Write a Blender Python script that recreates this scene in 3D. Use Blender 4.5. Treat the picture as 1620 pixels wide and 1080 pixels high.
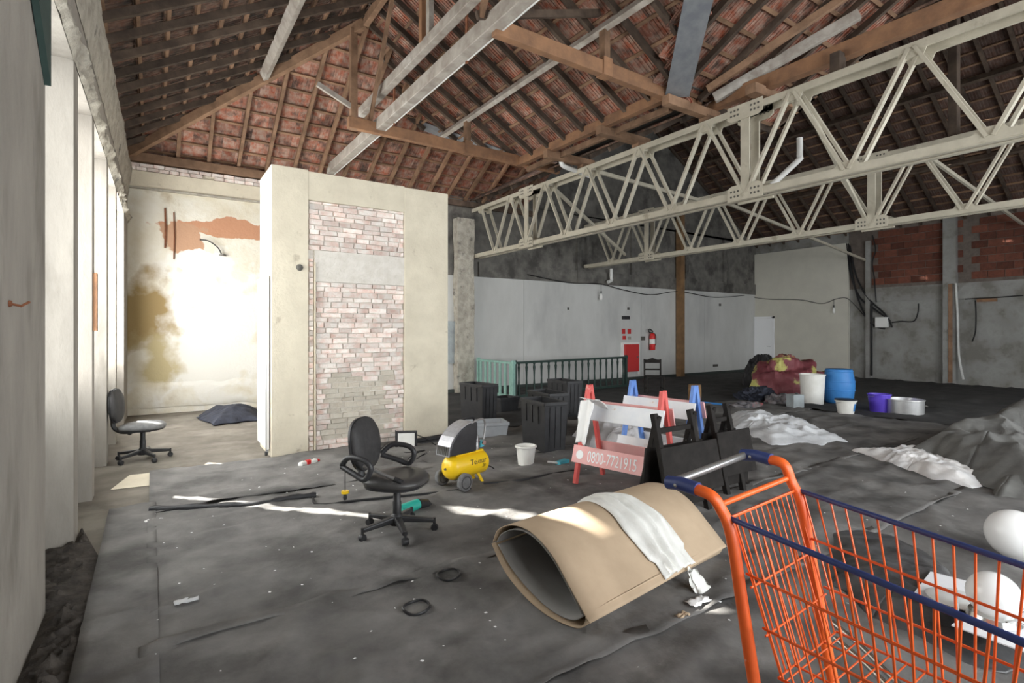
import bpy, math, random
from mathutils import Vector, Matrix, noise
random.seed(7)
for o in list(bpy.data.objects): bpy.data.objects.remove(o)
scene = bpy.context.scene
col = scene.collection
PI = math.pi
# ---------------------------------------------------------------- camera
CAM_F, CAM_H, CAM_Z = 850.0, 523.0, 1.6          # focal length px, horizon row px, eye height m
YAW = math.atan(570/850)
cd = bpy.data.cameras.new('camera'); cam = bpy.data.objects.new('camera', cd); col.objects.link(cam)
cam.location = (0, 0, CAM_Z); cam.rotation_euler = (PI/2, 0, -YAW)
cd.sensor_width = 36; cd.lens = CAM_F/1620*36; cd.shift_y = -(540-CAM_H)/1620; cd.clip_start = .02
scene.camera = cam
# ---------------------------------------------------------------- world, sun, daylight at the windows
w = bpy.data.worlds.new('sky'); scene.world = w; w.use_nodes = True
bg = w.node_tree.nodes['Background']; bg.inputs[0].default_value = (.93, .97, 1, 1); bg.inputs[1].default_value = 2.6
SUN_AZ = Vector((.66, -.75, 0)).normalized(); EL = math.radians(33)
sd = bpy.data.lights.new('sun', 'SUN'); sun = bpy.data.objects.new('sun', sd); col.objects.link(sun)
sd.energy = 30; sd.angle = .012; sd.color = (1, .97, .9)
sun.rotation_euler = (SUN_AZ*math.cos(EL)+Vector((0, 0, -math.sin(EL)))).to_track_quat('-Z', 'Y').to_euler()
def area(name, loc, direction, sx, sy, power, colr=(1, .98, .95)):
    d = bpy.data.lights.new(name, 'AREA'); d.shape = 'RECTANGLE'; d.size = sx; d.size_y = sy; d.energy = power; d.color = colr
    o = bpy.data.objects.new(name, d); col.objects.link(o); o.location = loc
    o.rotation_euler = Vector(direction).to_track_quat('-Z', 'Y').to_euler(); return o
LEFT_OPENINGS = [(4.0, 5.15), (5.4, 6.4), (6.6, 7.95), (8.2, 9.4), (9.65, 11.3)]
def wx(y): return -.53+.0145*(y-2)                               # the left wall is not quite square to the hall
for (y0, y1), p in zip(LEFT_OPENINGS, (18, 28, 45, 60, 130)):
    area('window_daylight', (wx(y0)-.20, (y0+y1)/2, 2.3), (1, 0, 0), y1-y0-.08, 2.5, p)
FRONT_OPENINGS = [(1.0, 3.0), (3.5, 5.5), (8.0, 10.4), (12.0, 14.4)]  # unseen windows; the right-hand pair is added to brighten the far side
for x0, x1 in FRONT_OPENINGS:
    area('window_daylight', ((x0+x1)/2, -2.95, 2.1), (0, 1, 0), x1-x0-.08, 2.7, 150 if x0 < 6 else 230, (.95, .98, 1))  # area lamps at the unseen openings, stronger at the added pair
vs = scene.view_settings
vs.view_transform = 'Standard'; vs.look = 'None'; vs.gamma = 1; vs.use_curve_mapping = False; vs.exposure = .3
# ---------------------------------------------------------------- photo pixel -> place
FW = Vector((math.sin(YAW), math.cos(YAW), 0)); RT = Vector((math.cos(YAW), -math.sin(YAW), 0)); EYE = Vector((0, 0, CAM_Z))
def ray(x, y): return FW+RT*((x-810)/CAM_F)+Vector((0, 0, (CAM_H-y)/CAM_F))
def FL(x, y, z=0.0): d = ray(x, y); return EYE+d*((z-CAM_Z)/d.z)
def PY(x, y, Y): d = ray(x, y); return EYE+d*(Y/d.y)
def PX(x, y, X): d = ray(x, y); return EYE+d*(X/d.x)
def project(p):
    r = Vector(p)-EYE; t = r.dot(FW)
    if t < .05: return (9999, 9999, t)
    return (810+CAM_F*r.dot(RT)/t, CAM_H-CAM_F*r.z/t, t)
# ---------------------------------------------------------------- materials
MATS = {}
def N(nt, typ, **kw):
    n = nt.nodes.new(typ)
    for k, v in kw.items(): setattr(n, k, v)
    return n
def mat(name, c1, c2=None, scale=6, rough=.8, bump=0.0, bscale=None, metal=0.0, contrast=(.35, .65), c3=None, scale3=1.5, c3w=(.5, .62),
        stretch=(1, 1, 1), rnd=0.0, trans=0.0, alpha=1.0, detail=6, spec=.4, emit=0):
    m = bpy.data.materials.new(name); m.use_nodes = True; nt = m.node_tree; b = nt.nodes['Principled BSDF']
    b.inputs['Roughness'].default_value = rough; b.inputs['Metallic'].default_value = metal; b.inputs['Specular IOR Level'].default_value = spec
    c1 = (*c1, 1); tc = N(nt, 'ShaderNodeTexCoord'); mp = N(nt, 'ShaderNodeMapping'); mp.inputs['Scale'].default_value = stretch
    nt.links.new(tc.outputs['Object'], mp.inputs[0]); vec = mp.outputs[0]
    if rnd:
        oi = N(nt, 'ShaderNodeObjectInfo'); ad = N(nt, 'ShaderNodeVectorMath', operation='MULTIPLY_ADD')
        ad.inputs[0].default_value = (17, 31, 23); cx = N(nt, 'ShaderNodeCombineXYZ')
        for i in range(3): nt.links.new(oi.outputs['Random'], cx.inputs[i])
        nt.links.new(cx.outputs[0], ad.inputs[1]); nt.links.new(vec, ad.inputs[2]); vec = ad.outputs[0]
    out = None
    def nz(s, d=detail):
        n = N(nt, 'ShaderNodeTexNoise'); n.inputs['Scale'].default_value = s; n.inputs['Detail'].default_value = d; n.inputs['Roughness'].default_value = .6
        nt.links.new(vec, n.inputs['Vector']); return n.outputs['Fac']
    def ramp(src, lo, hi):
        r = N(nt, 'ShaderNodeMapRange'); r.inputs['From Min'].default_value = lo; r.inputs['From Max'].default_value = hi
        nt.links.new(src, r.inputs['Value']); return r.outputs['Result']
    def mix(a, bb, f):
        x = N(nt, 'ShaderNodeMix', data_type='RGBA')
        for v, s in ((a, x.inputs['A']), (bb, x.inputs['B'])):
            if isinstance(v, tuple): s.default_value = v
            else: nt.links.new(v, s)
        if isinstance(f, float): x.inputs['Factor'].default_value = f
        else: nt.links.new(f, x.inputs['Factor'])
        return x.outputs['Result']
    colr = c1
    if c2: colr = mix(c1, (*c2, 1), ramp(nz(scale), *contrast))
    if c3: colr = mix(colr, (*c3, 1), ramp(nz(scale3), *c3w))
    if rnd:
        hs = N(nt, 'ShaderNodeHueSaturation'); v = N(nt, 'ShaderNodeMapRange'); v.inputs['To Min'].default_value = 1-rnd; v.inputs['To Max'].default_value = 1+rnd
        nt.links.new(oi.outputs['Random'], v.inputs['Value']); nt.links.new(v.outputs[0], hs.inputs['Value'])
        if isinstance(colr, tuple): hs.inputs['Color'].default_value = colr
        else: nt.links.new(colr, hs.inputs['Color'])
        colr = hs.outputs[0]
    if isinstance(colr, tuple): b.inputs['Base Color'].default_value = colr
    else: nt.links.new(colr, b.inputs['Base Color'])
    if bump:
        bp = N(nt, 'ShaderNodeBump'); bp.inputs['Strength'].default_value = bump; bp.inputs['Distance'].default_value = .02
        nt.links.new(nz(bscale or scale*3), bp.inputs['Height']); nt.links.new(bp.outputs[0], b.inputs['Normal'])
    if trans: b.inputs['Transmission Weight'].default_value = trans
    if alpha < 1: b.inputs['Alpha'].default_value = alpha
    if emit: b.inputs['Emission Strength'].default_value = emit; b.inputs['Emission Color'].default_value = c1
    MATS[name] = m
    return m
# wood, roof, metal
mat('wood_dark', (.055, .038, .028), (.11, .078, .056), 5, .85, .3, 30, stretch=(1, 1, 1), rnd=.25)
mat('wood_brown', (.17, .10, .06), (.30, .18, .11), 4, .8, .3, 30, rnd=.25)
mat('wood_orange', (.36, .19, .10), (.22, .12, .07), 4, .75, .25, 25, rnd=.15)
mat('wood_grey', (.30, .26, .22), (.46, .42, .37), 5, .8, .3, 25, c3=(.62, .6, .55), c3w=(.58, .7))
mat('wood_post', (.26, .15, .07), (.17, .10, .05), 4, .8, .3)
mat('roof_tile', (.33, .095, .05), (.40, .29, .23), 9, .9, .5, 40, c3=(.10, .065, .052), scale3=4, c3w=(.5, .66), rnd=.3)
mat('roof_tile_aged', (.18, .085, .057), (.235, .165, .125), 9, .9, .5, 40, c3=(.075, .057, .046), scale3=4, c3w=(.42, .6), rnd=.3)  # darker tile copy: the shade on the dim slopes is put into the colour
mat('roof_tile_sooty', (.09, .045, .032), (.12, .085, .07), 9, .95, .5, 40, rnd=.3)  # darkest tile copy, the gloom of the far slope painted in
mat('flashing', (.42, .44, .46), (.30, .32, .35), 5, .45, .1, metal=.6)
mat('steel_cream', (.53, .49, .395), (.45, .415, .33), 6, .55, .1, 40, c3=(.33, .29, .22), scale3=5, c3w=(.62, .75))
mat('bolt_dark', (.10, .095, .085), rough=.6)
mat('pvc_white', (.75, .75, .72), (.62, .62, .6), 5, .4)
# masonry
mat('concrete_cream', (.72, .655, .52), (.63, .57, .45), 3, .9, .35, 25, c3=(.42, .36, .27), scale3=5, c3w=(.62, .75))
mat('mortar', (.76, .72, .66), (.66, .62, .55), 8, .95, .6, 40)
mat('brick_pale', (.68, .47, .40), (.84, .78, .72), 7, .95, .6, 40, contrast=(.3, .6), rnd=.22)
mat('brick_washed', (.52, .46, .38), (.58, .54, .46), 7, .95, .6, 40, rnd=.12)
mat('brick_red', (.17, .058, .036), (.115, .045, .03), 9, .95, .5, 40, rnd=.35)
mat('brick_mortar_dark', (.17, .14, .12), (.12, .10, .085), 6, .95, .5)
mat('plaster_grey', (.28, .257, .225), (.35, .322, .282), 4, .9, .35, 18, c3=(.19, .173, .147), scale3=2.2, c3w=(.56, .72), stretch=(1, 1, .35))
mat('plaster_rough', (.50, .47, .40), (.34, .31, .26), 7, .95, 1.0, 14, c3=(.18, .17, .15), scale3=5, c3w=(.58, .68))
mat('lining_white', (.60, .60, .58), (.54, .54, .52), 2, .85, .1, 30, c3=(.46, .46, .45), scale3=1.1, c3w=(.55, .75), stretch=(1, 1, .4))
mat('drywall_beige', (.62, .60, .52), (.57, .55, .48), 2, .85, .05)
mat('concrete_dark', (.12, .115, .105), (.20, .19, .17), 3, .95, .5, 15, c3=(.07, .066, .06), scale3=1.6, c3w=(.48, .65))
mat('concrete_grey', (.27, .265, .25), (.36, .36, .345), 3, .95, .5, 15, c3=(.20, .19, .17), scale3=1.5, c3w=(.45, .6))
mat('white_paint', (.82, .82, .80), (.76, .76, .73), 3, .6)
mat('door_white', (.86, .87, .88), rough=.4)
mat('pane_white', (.9, .92, .93), rough=.5)
mat('frame_dark', (.045, .055, .05), rough=.6)
mat('floor_concrete', (.19, .17, .14), (.13, .115, .095), 3, .9, .3, 20, c3=(.25, .23, .195), scale3=1.2, c3w=(.5, .65))
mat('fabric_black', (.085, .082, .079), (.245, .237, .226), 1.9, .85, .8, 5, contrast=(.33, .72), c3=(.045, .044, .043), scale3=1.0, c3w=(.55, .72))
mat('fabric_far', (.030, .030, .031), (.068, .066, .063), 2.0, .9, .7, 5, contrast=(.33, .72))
mat('rubble_dark', (.030, .026, .022), (.075, .064, .054), 14, .95, .8, 20)
# things
mat('plastic_black', (.022, .022, .024), (.035, .035, .037), 8, .42)
mat('fabric_chair', (.030, .029, .030), (.045, .043, .043), 30, .6, .15, 200)
mat('vinyl_seat', (.045, .043, .043), (.06, .058, .056), 12, .38)
mat('chrome', (.75, .75, .74), rough=.22, metal=1.0)
mat('metal_grey', (.42, .42, .42), (.34, .34, .34), 10, .35, metal=.8)
mat('aluminium', (.66, .66, .65), (.56, .56, .56), 8, .35, metal=.65)
mat('yellow_paint', (.90, .58, .015), rough=.32, spec=.5)
mat('rubber_grey', (.13, .13, .13), (.18, .18, .18), 20, .8)
mat('shroud_silver', (.40, .40, .42), (.32, .32, .34), 20, .35, metal=.5)
mat('cyan_plastic', (.08, .42, .52), rough=.4)
mat('green_plastic', (.03, .42, .33), rough=.4)
mat('red_plastic', (.62, .03, .03), rough=.4)
mat('red_paint', (.62, .09, .08), (.70, .15, .13), 6, .6, c3=(.72, .40, .36), scale3=9, c3w=(.6, .75))
mat('pink_paint', (.85, .42, .40), (.88, .52, .50), 5, .65)
mat('blue_paint', (.09, .20, .55), (.14, .27, .60), 6, .55)
mat('white_board', (.80, .80, .80), (.68, .70, .74), 4, .7, c3=(.60, .45, .32), scale3=6, c3w=(.64, .72))
mat('white_cloth', (.88, .88, .87), rough=.9)
mat('black_wood', (.014, .012, .011), (.024, .021, .019), 8, .75, spec=.15)
mat('cardboard', (.50, .38, .26), (.45, .34, .23), 5, .8, .05, 60)
mat('cardboard_in', (.24, .23, .22), (.28, .27, .26), 5, .7)
mat('plastic_film', (.80, .80, .76), (.70, .70, .66), 9, .35, .3, 30)
mat('cart_orange', (.88, .145, .025), (.80, .12, .02), 10, .4, c3=(.80, .42, .32), scale3=30, c3w=(.68, .78))
mat('cart_blue', (.035, .055, .19), (.05, .075, .23), 10, .4)
mat('drum_blue', (.035, .19, .52), (.05, .24, .58), 5, .5)
mat('bin_white', (.80, .79, .75), (.70, .69, .64), 4, .55)
mat('purple_plastic', (.09, .045, .50), (.12, .07, .56), 6, .45)
mat('can_grey', (.36, .40, .41), (.28, .31, .32), 7, .4)
mat('tub_clear', (.48, .50, .52), (.42, .44, .46), 5, .35, alpha=.75)
mat('tarp_burgundy', (.16, .035, .045), (.24, .07, .08), 3, .6, .4, 12, c3=(.48, .45, .14), scale3=1.0, c3w=(.50, .53))
mat('tarp_black', (.018, .018, .02), (.035, .035, .038), 6, .45, .3, 12)
mat('tarp_grey', (.13, .13, .125), (.19, .19, .18), 4, .75, .4, 14)
mat('tarp_soot', (.04, .04, .042), (.11, .11, .112), 5, .32, .3, 12)
mat('shutter_teal', (.05, .085, .075), (.035, .06, .055), 5, .7)
mat('tarp_white', (.90, .88, .86), (.72, .72, .73), 3, .5, .3, 12)
mat('tarp_silver', (.76, .78, .80), (.50, .51, .53), 3, .4, .3, 12)
mat('rag_navy', (.018, .02, .03), (.035, .04, .06), 8, .8, .4, 20)
mat('rag_mixed', (.06, .06, .07), (.22, .20, .20), 7, .8, .4, 20, c3=(.35, .10, .10), scale3=5, c3w=(.6, .65))
mat('sack_grey', (.66, .66, .68), (.52, .51, .52), 5, .6, .5, 14, c3=(.35, .24, .17), scale3=2, c3w=(.62, .68))
mat('rail_green', (.30, .50, .43), (.22, .38, .33), 8, .6)  # sunlight on this railing section is put into the paler green
mat('rail_dark', (.020, .045, .038), (.035, .06, .05), 8, .6)
mat('sign_red', (.55, .04, .04), rough=.5)
mat('bulb_white', (.85, .85, .82), rough=.3)
mat('glass_lamp', (.86, .87, .86), rough=.18, spec=.6)
mat('globe_white', (.90, .90, .89), rough=.25)
mat('lens_white', (.86, .86, .83), (.66, .65, .6), 3, .3)
mat('cable_black', (.015, .015, .016), rough=.6)
mat('ink_black', (.02, .02, .02), rough=.5)
mat('ink_white', (.93, .93, .93), rough=.5)
mat('pink_bag', (.55, .12, .13), rough=.7)
mat('rust', (.26, .10, .05), (.16, .06, .03), 20, .9)
def back_wall_material():
    # peeling plaster: cream paint, a white repair, brown damp stains, a torn-off band showing orange brick
    m = mat('plaster_peeling', (.66, .60, .47), (.76, .73, .64), 2.2, .9, .5, 16, c3=(.34, .25, .13), scale3=1.3, c3w=(.60, .76)); nt = m.node_tree
    b = nt.nodes['Principled BSDF']; base = b.inputs['Base Color'].links[0].from_socket
    g = N(nt, 'ShaderNodeNewGeometry'); s = N(nt, 'ShaderNodeSeparateXYZ'); nt.links.new(g.outputs['Position'], s.inputs[0])
    nz = N(nt, 'ShaderNodeTexNoise'); nz.inputs['Scale'].default_value = 1.7; nz.inputs['Detail'].default_value = 8; nt.links.new(g.outputs['Position'], nz.inputs['Vector'])
    def M(op, a, bb):
        n = N(nt, 'ShaderNodeMath', operation=op)
        for i, v in enumerate((a, bb)):
            if isinstance(v, (int, float)): n.inputs[i].default_value = v
            else: nt.links.new(v, n.inputs[i])
        return n.outputs[0]
    wob = M('MULTIPLY', M('SUBTRACT', nz.outputs['Fac'], .5), 3.0)
    X, Z = s.outputs[0], s.outputs[2]
    def patch(cx, cz, rx, rz, colr, src, soft=.1):
        dx = M('DIVIDE', M('SUBTRACT', X, cx), rx); dz = M('DIVIDE', M('SUBTRACT', Z, cz), rz)
        d = M('ADD', M('SQRT', M('ADD', M('MULTIPLY', dx, dx), M('MULTIPLY', dz, dz)), 0), wob)
        r = N(nt, 'ShaderNodeMapRange'); r.inputs['From Min'].default_value = 1; r.inputs['From Max'].default_value = 1-soft; nt.links.new(d, r.inputs['Value'])
        x = N(nt, 'ShaderNodeMix', data_type='RGBA'); nt.links.new(r.outputs[0], x.inputs['Factor']); nt.links.new(src, x.inputs['A']); x.inputs['B'].default_value = (*colr, 1)
        return x.outputs['Result']
    c = patch(1.0, 1.6, 1.5, 1.7, (.78, .76, .70), base, .25)      # white repair plaster
    c = patch(-.15, 2.0, .55, .9, (.36, .26, .12), c, .5)          # damp stain by the corner
    c = patch(.1, 1.0, .4, .6, (.50, .42, .24), c, .5)
    c = patch(1.35, 3.68, 1.15, .20, (.52, .27, .16), c, .06)       # exposed brick band
    c = patch(.55, 3.45, .42, .32, (.50, .30, .19), c, .08)
    c = patch(.9, 2.9, .55, .30, (.80, .77, .70), c, .1)
    nt.links.new(c, b.inputs['Base Color'])
back_wall_material()
# ---------------------------------------------------------------- mesh helpers
class MB:
    def __init__(s): s.v = []; s.f = []
    def add(s, vs, fs):
        k = len(s.v); s.v += [Vector(p) for p in vs]; s.f += [tuple(i+k for i in q) for q in fs]; return s
    def box(s, x0, x1, y0, y1, z0, z1):
        return s.add([(x, y, z) for z in (z0, z1) for x, y in ((x0, y0), (x1, y0), (x1, y1), (x0, y1))],
                     [(3, 2, 1, 0), (4, 5, 6, 7), (0, 1, 5, 4), (1, 2, 6, 5), (2, 3, 7, 6), (3, 0, 4, 7)])
    def beam(s, p, q, wd, ht, up=(0, 0, 1), taper=1.0):
        p, q = Vector(p), Vector(q); d = (q-p).normalized(); up = Vector(up)
        if abs(d.dot(up)) > .97: up = Vector((1, 0, 0)) if abs(d.x) < .9 else Vector((0, 1, 0))
        a = d.cross(up).normalized(); b = a.cross(d)
        vs = [c+a*(sx*wd/2*k)+b*(sz*ht/2*k) for c, k in ((p, 1), (q, taper)) for sx, sz in ((-1, -1), (1, -1), (1, 1), (-1, 1))]
        return s.add(vs, [(0, 1, 2, 3), (7, 6, 5, 4), (0, 4, 5, 1), (1, 5, 6, 2), (2, 6, 7, 3), (3, 7, 4, 0)])
    def tube(s, pts, r, n=8, closed=False, flat=1.0):
        pts = [Vector(p) for p in pts]; m = len(pts); rs = r if isinstance(r, (list, tuple)) else [r]*m
        k = len(s.v); prev = None
        for i, p in enumerate(pts):
            if closed: d = pts[(i+1) % m]-pts[i-1]
            else: d = pts[min(i+1, m-1)]-pts[max(i-1, 0)]
            d.normalize()
            if prev is None:
                u = Vector((0, 0, 1)) if abs(d.z) < .9 else Vector((1, 0, 0)); a = d.cross(u).normalized()
            else: a = (prev-d*prev.dot(d)).normalized()
            prev = a; b = a.cross(d)
            s.v += [p+(a*math.cos(2*PI*j/n)*flat+b*math.sin(2*PI*j/n))*rs[i] for j in range(n)]
        for i in range(m if closed else m-1):
            for j in range(n):
                s.f.append((k+i*n+j, k+i*n+(j+1) % n, k+((i+1) % m)*n+(j+1) % n, k+((i+1) % m)*n+j))
        if not closed: s.f += [tuple(k+j for j in reversed(range(n))), tuple(k+(m-1)*n+j for j in range(n))]
        return s
    def lathe(s, prof, n=24, at=(0, 0, 0), axis=(0, 0, 1), sx=1.0, cap=True):
        ax = Vector(axis).normalized(); q = Vector((0, 0, 1)).rotation_difference(ax); k = len(s.v); at = Vector(at)
        for r, z in prof: s.v += [at+q @ Vector((r*sx*math.cos(2*PI*j/n), r*math.sin(2*PI*j/n), z)) for j in range(n)]
        for i in range(len(prof)-1):
            for j in range(n): s.f.append((k+i*n+j, k+i*n+(j+1) % n, k+(i+1)*n+(j+1) % n, k+(i+1)*n+j))
        if cap: s.f += [tuple(k+j for j in reversed(range(n))), tuple(k+(len(prof)-1)*n+j for j in range(n))]
        return s
    def prism(s, poly, o, ax, ay, th):
        o, ax, ay = Vector(o), Vector(ax), Vector(ay); nn = ax.cross(ay).normalized()*th; n = len(poly); k = len(s.v)
        s.v += [o+ax*x+ay*y for x, y in poly]+[o+ax*x+ay*y+nn for x, y in poly]
        s.f += [tuple(k+i for i in reversed(range(n))), tuple(k+n+i for i in range(n))]+[(k+i, k+(i+1) % n, k+n+(i+1) % n, k+n+i) for i in range(n)]
        return s
    def grid(s, fn, nu, nv, th=0.0):
        k = len(s.v); s.v += [Vector(fn(i/nu, j/nv)) for j in range(nv+1) for i in range(nu+1)]
        s.f += [(k+j*(nu+1)+i, k+j*(nu+1)+i+1, k+(j+1)*(nu+1)+i+1, k+(j+1)*(nu+1)+i) for j in range(nv) for i in range(nu)]
        return s
    def mesh(s, name, m, smooth=None):
        me = bpy.data.meshes.new(name); me.from_pydata(s.v, [], s.f); me.update()
        if smooth:
            me.polygons.foreach_set('use_smooth', [True]*len(me.polygons)); me.set_sharp_from_angle(angle=math.radians(smooth))
        me.materials.append(MATS[m]); return me
    def build(s, name, m, parent=None, smooth=None, loc=None, bevel=0, solid=0):
        o = bpy.data.objects.new(name, s.mesh(name, m, smooth)); col.objects.link(o)
        if parent: o.parent = parent
        if loc is not None: o.location = loc
        if bevel:
            md = o.modifiers.new('bevel', 'BEVEL'); md.width = bevel; md.segments = 2; md.limit_method = 'ANGLE'
        if solid:
            md = o.modifiers.new('solid', 'SOLIDIFY'); md.thickness = solid; md.offset = 1
        return o
def tag(o, label=None, cat=None, group=None, kind=None):
    for k, v in (('label', label), ('category', cat), ('group', group), ('kind', kind)):
        if v: o[k] = v
    return o
def thing(name, label, cat, loc=(0, 0, 0), rz=0.0, group=None, kind=None):
    o = bpy.data.objects.new(name, None); col.objects.link(o); o.location = loc; o.rotation_euler = (0, 0, rz); o.empty_display_size = .1
    return tag(o, label, cat, group, kind)
def struct(o, label=None): return tag(o, label, None, None, 'structure')
def link_copy(o, parent=None):
    c = o.copy(); col.objects.link(c); c.parent = parent; return c
def copy_tree(o, parent=None):
    c = link_copy(o, parent)
    for ch in list(o.children): copy_tree(ch, c)
    return c
def text(body, size, m, parent, loc, rot, name='lettering', depth=.001, shear=0.0):
    cu = bpy.data.curves.new('t', 'FONT'); cu.body = body; cu.size = size; cu.extrude = depth; cu.shear = shear; cu.align_x = 'LEFT'
    t = bpy.data.objects.new('t', cu); col.objects.link(t); bpy.context.view_layer.update()
    me = bpy.data.meshes.new_from_object(t.evaluated_get(bpy.context.evaluated_depsgraph_get())); bpy.data.objects.remove(t)
    me.materials.clear(); me.materials.append(MATS[m]); o = bpy.data.objects.new(name, me); col.objects.link(o); o.parent = parent; o.location = loc; o.rotation_euler = rot
    return o
def arc(c, r, a0, a1, n, u=(1, 0, 0), v=(0, 0, 1)):
    c, u, v = Vector(c), Vector(u), Vector(v)
    return [c+u*r*math.cos(a0+(a1-a0)*i/n)+v*r*math.sin(a0+(a1-a0)*i/n) for i in range(n+1)]
def spline(pts, n=8):
    P = [Vector(p) for p in pts]; out = []
    for i in range(len(P)-1):
        a, b, c, d = P[max(i-1, 0)], P[i], P[i+1], P[min(i+2, len(P)-1)]
        for j in range(n):
            t = j/n; out.append(.5*((2*b)+(c-a)*t+(2*a-5*b+4*c-d)*t*t+(3*b-a-3*c+d)*t**3))
    return out+[P[-1]]
def nz3(x, y, z=0.0): return noise.noise(Vector((x, y, z)))
def ridged(x, y, z=0.0): return 1-abs(noise.noise(Vector((x, y, z))))*2
# ================================================================ SETTING
# floor slab and the strips of black fabric laid over it
fl_ = MB().box(-1.0, 20.4, -3.4, 12.8, -.2, 0).build('floor', 'floor_concrete'); struct(fl_, 'dusty concrete floor')
def sheet_height(x, y, amp):
    q = ridged(x*.9+y*.35, y*2.1-x*.5, 3.3); w1 = max(0, q-.55)*1.6
    q2 = ridged(x*2.7-y*1.1, y*3.7+x*.9, 9.1); w2 = max(0, q2-.6)
    return amp*(.030*w1+.020*w2+.008*(nz3(x*6, y*6)+1))
def ground_sheet(x0, x1, y0, y1, zb, res, amp, m, label, seed=0.0, curl=0.0):
    nu, nv = max(2, int((x1-x0)/res)), max(2, int((y1-y0)/res))
    def fn(u, v):
        x = x0+(x1-x0)*u; y = y0+(y1-y0)*v
        e = .035*nz3(x*1.3, seed)+.012*nz3(x*6, seed+2)
        if v < 1e-6 or v > 1-1e-6: y += e*(1 if v > .5 else .9)
        z = zb+sheet_height(x+seed, y, amp)
        if v < .03: z += curl*(1-v/.03)*max(0, nz3(x*1.7, seed+5)+.25)
        return (x, y, z)
    g = MB().grid(fn, nu, nv); o = g.build('ground_sheet', m, smooth=50, solid=.003); return tag(o, label, 'fabric sheet')
ground_sheet(-.30, 19.6, -2.6, 1.98, .004, .07, 1, 'fabric_black', 'black fabric strip on the floor beneath the shopping cart', 1.0)
ground_sheet(-.05, 11.0, 1.90, 3.27, .012, .045, 1, 'fabric_black', 'dark fabric strip on the floor under the cardboard roll', 4.0, .03)
ground_sheet(-.03, 11.0, 3.18, 5.66, .006, .045, 1, 'fabric_black', 'dark fabric strip under the armchair and yellow compressor', 8.0, .03)
ground_sheet(-.02, 11.0, 5.60, 7.26, .012, .06, 1, 'fabric_black', 'dark fabric strip running along the front of the brick shaft', 12.0)
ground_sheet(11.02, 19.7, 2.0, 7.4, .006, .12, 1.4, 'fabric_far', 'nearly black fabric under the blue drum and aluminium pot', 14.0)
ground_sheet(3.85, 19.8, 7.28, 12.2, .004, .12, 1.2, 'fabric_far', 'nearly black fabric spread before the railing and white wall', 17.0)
ground_sheet(-.31, .03, 1.99, 5.9, .02, .05, .8, 'fabric_black', 'narrow strip of dusty fabric beside the left wall', 21.0)
fk = MB()
for _ in range(260):
    u_ = random.random(); x = random.uniform(0, 6.5); y = random.uniform(1.2, 6.6); s_ = random.uniform(.004, .012); z = .012+sheet_height(x, y, 1)+.012; a = random.uniform(0, PI)
    fk.add([(x+s_*math.cos(a+k), y+s_*math.sin(a+k), z+.002*(k % 2)) for k in (0, 1.5, 3.1, 4.6)]+[(x, y, z+s_*.5)], [(0, 1, 4), (1, 2, 4), (2, 3, 4), (3, 0, 4), (3, 2, 1, 0)])
tag(fk.build('debris_flecks', 'white_cloth'), 'tiny pale flecks of debris scattered over the dark fabric', 'debris', kind='stuff')
# rolled-up fold along a sheet edge
pts = spline([FL(237, 806, .03), FL(330, 801, .03), FL(410, 797, .03), FL(455, 788, .035), FL(500, 783, .03)], 6)
tag(MB().tube(pts, [.03+.006*math.sin(i*1.7) for i in range(len(pts))], 8, flat=.9).build('fabric_roll', 'tarp_black', smooth=60), 'rolled black edge of fabric lying across the floor by the wall', 'fabric roll')
# rubble in the gutter along the left wall
def rub(u, v):
    y = .5+5.0*v; x0_ = -.22 if 4.02 < y < 5.12 else .004; x1_ = .22*(1 if y < 4.6 else max(.1, (5.6-y))); x = wx(y)+x0_+(x1_-x0_)*u
    return (x, y, .003+(.06*max(0, nz3(x*11, y*9)+.15)+.05*max(0, nz3(x*31, y*27)+.05))*math.sin(PI*min(1, max(0, u))))
tag(MB().grid(rub, 12, 260).build('rubble', 'rubble_dark', smooth=25), 'dark loose rubble along the foot of the left wall', 'rubble', kind='stuff')
# bare floor lit by the window: pale slab with the light in its colour
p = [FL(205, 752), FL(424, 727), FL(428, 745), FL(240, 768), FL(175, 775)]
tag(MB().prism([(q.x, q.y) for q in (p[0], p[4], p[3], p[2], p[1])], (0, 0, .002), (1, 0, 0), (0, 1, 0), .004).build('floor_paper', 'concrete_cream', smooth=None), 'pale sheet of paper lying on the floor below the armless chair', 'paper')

# left wall: near length, piers, lintel, low parapets
WX = -.45
wl = MB(); wl.box(-.95, WX, -3.4, 4.0, 0, 4.98)
for y0, y1 in ((5.15, 5.4), (6.4, 6.6), (7.95, 8.2), (9.4, 9.65), (11.3, 12.4)): wl.box(-.95, WX, y0, y1, 0, 3.62)
wl.box(-.95, WX, 4.0, 12.4, 3.62, 4.98)
for y0, y1 in LEFT_OPENINGS: wl.box(-.95, -.68, y0, y1, 0, .85)
for v in wl.v: v.x += wx(v.y)-WX
wall_left = struct(wl.build('wall_left', 'plaster_grey'), 'grey plastered wall with tall window openings between piers')
# dark shutter board at the head of the nearest opening
tag(MB().prism([(3.97, 2.98), (3.97, 4.3), (3.35, 4.3), (3.45, 3.35)], (wx(3.7)+.004, 0, 0), (0, 1, 0), (0, 0, 1), .03).build('window_shutter', 'shutter_teal'), 'dark teal shutter board high on the near left wall', 'shutter')
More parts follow.
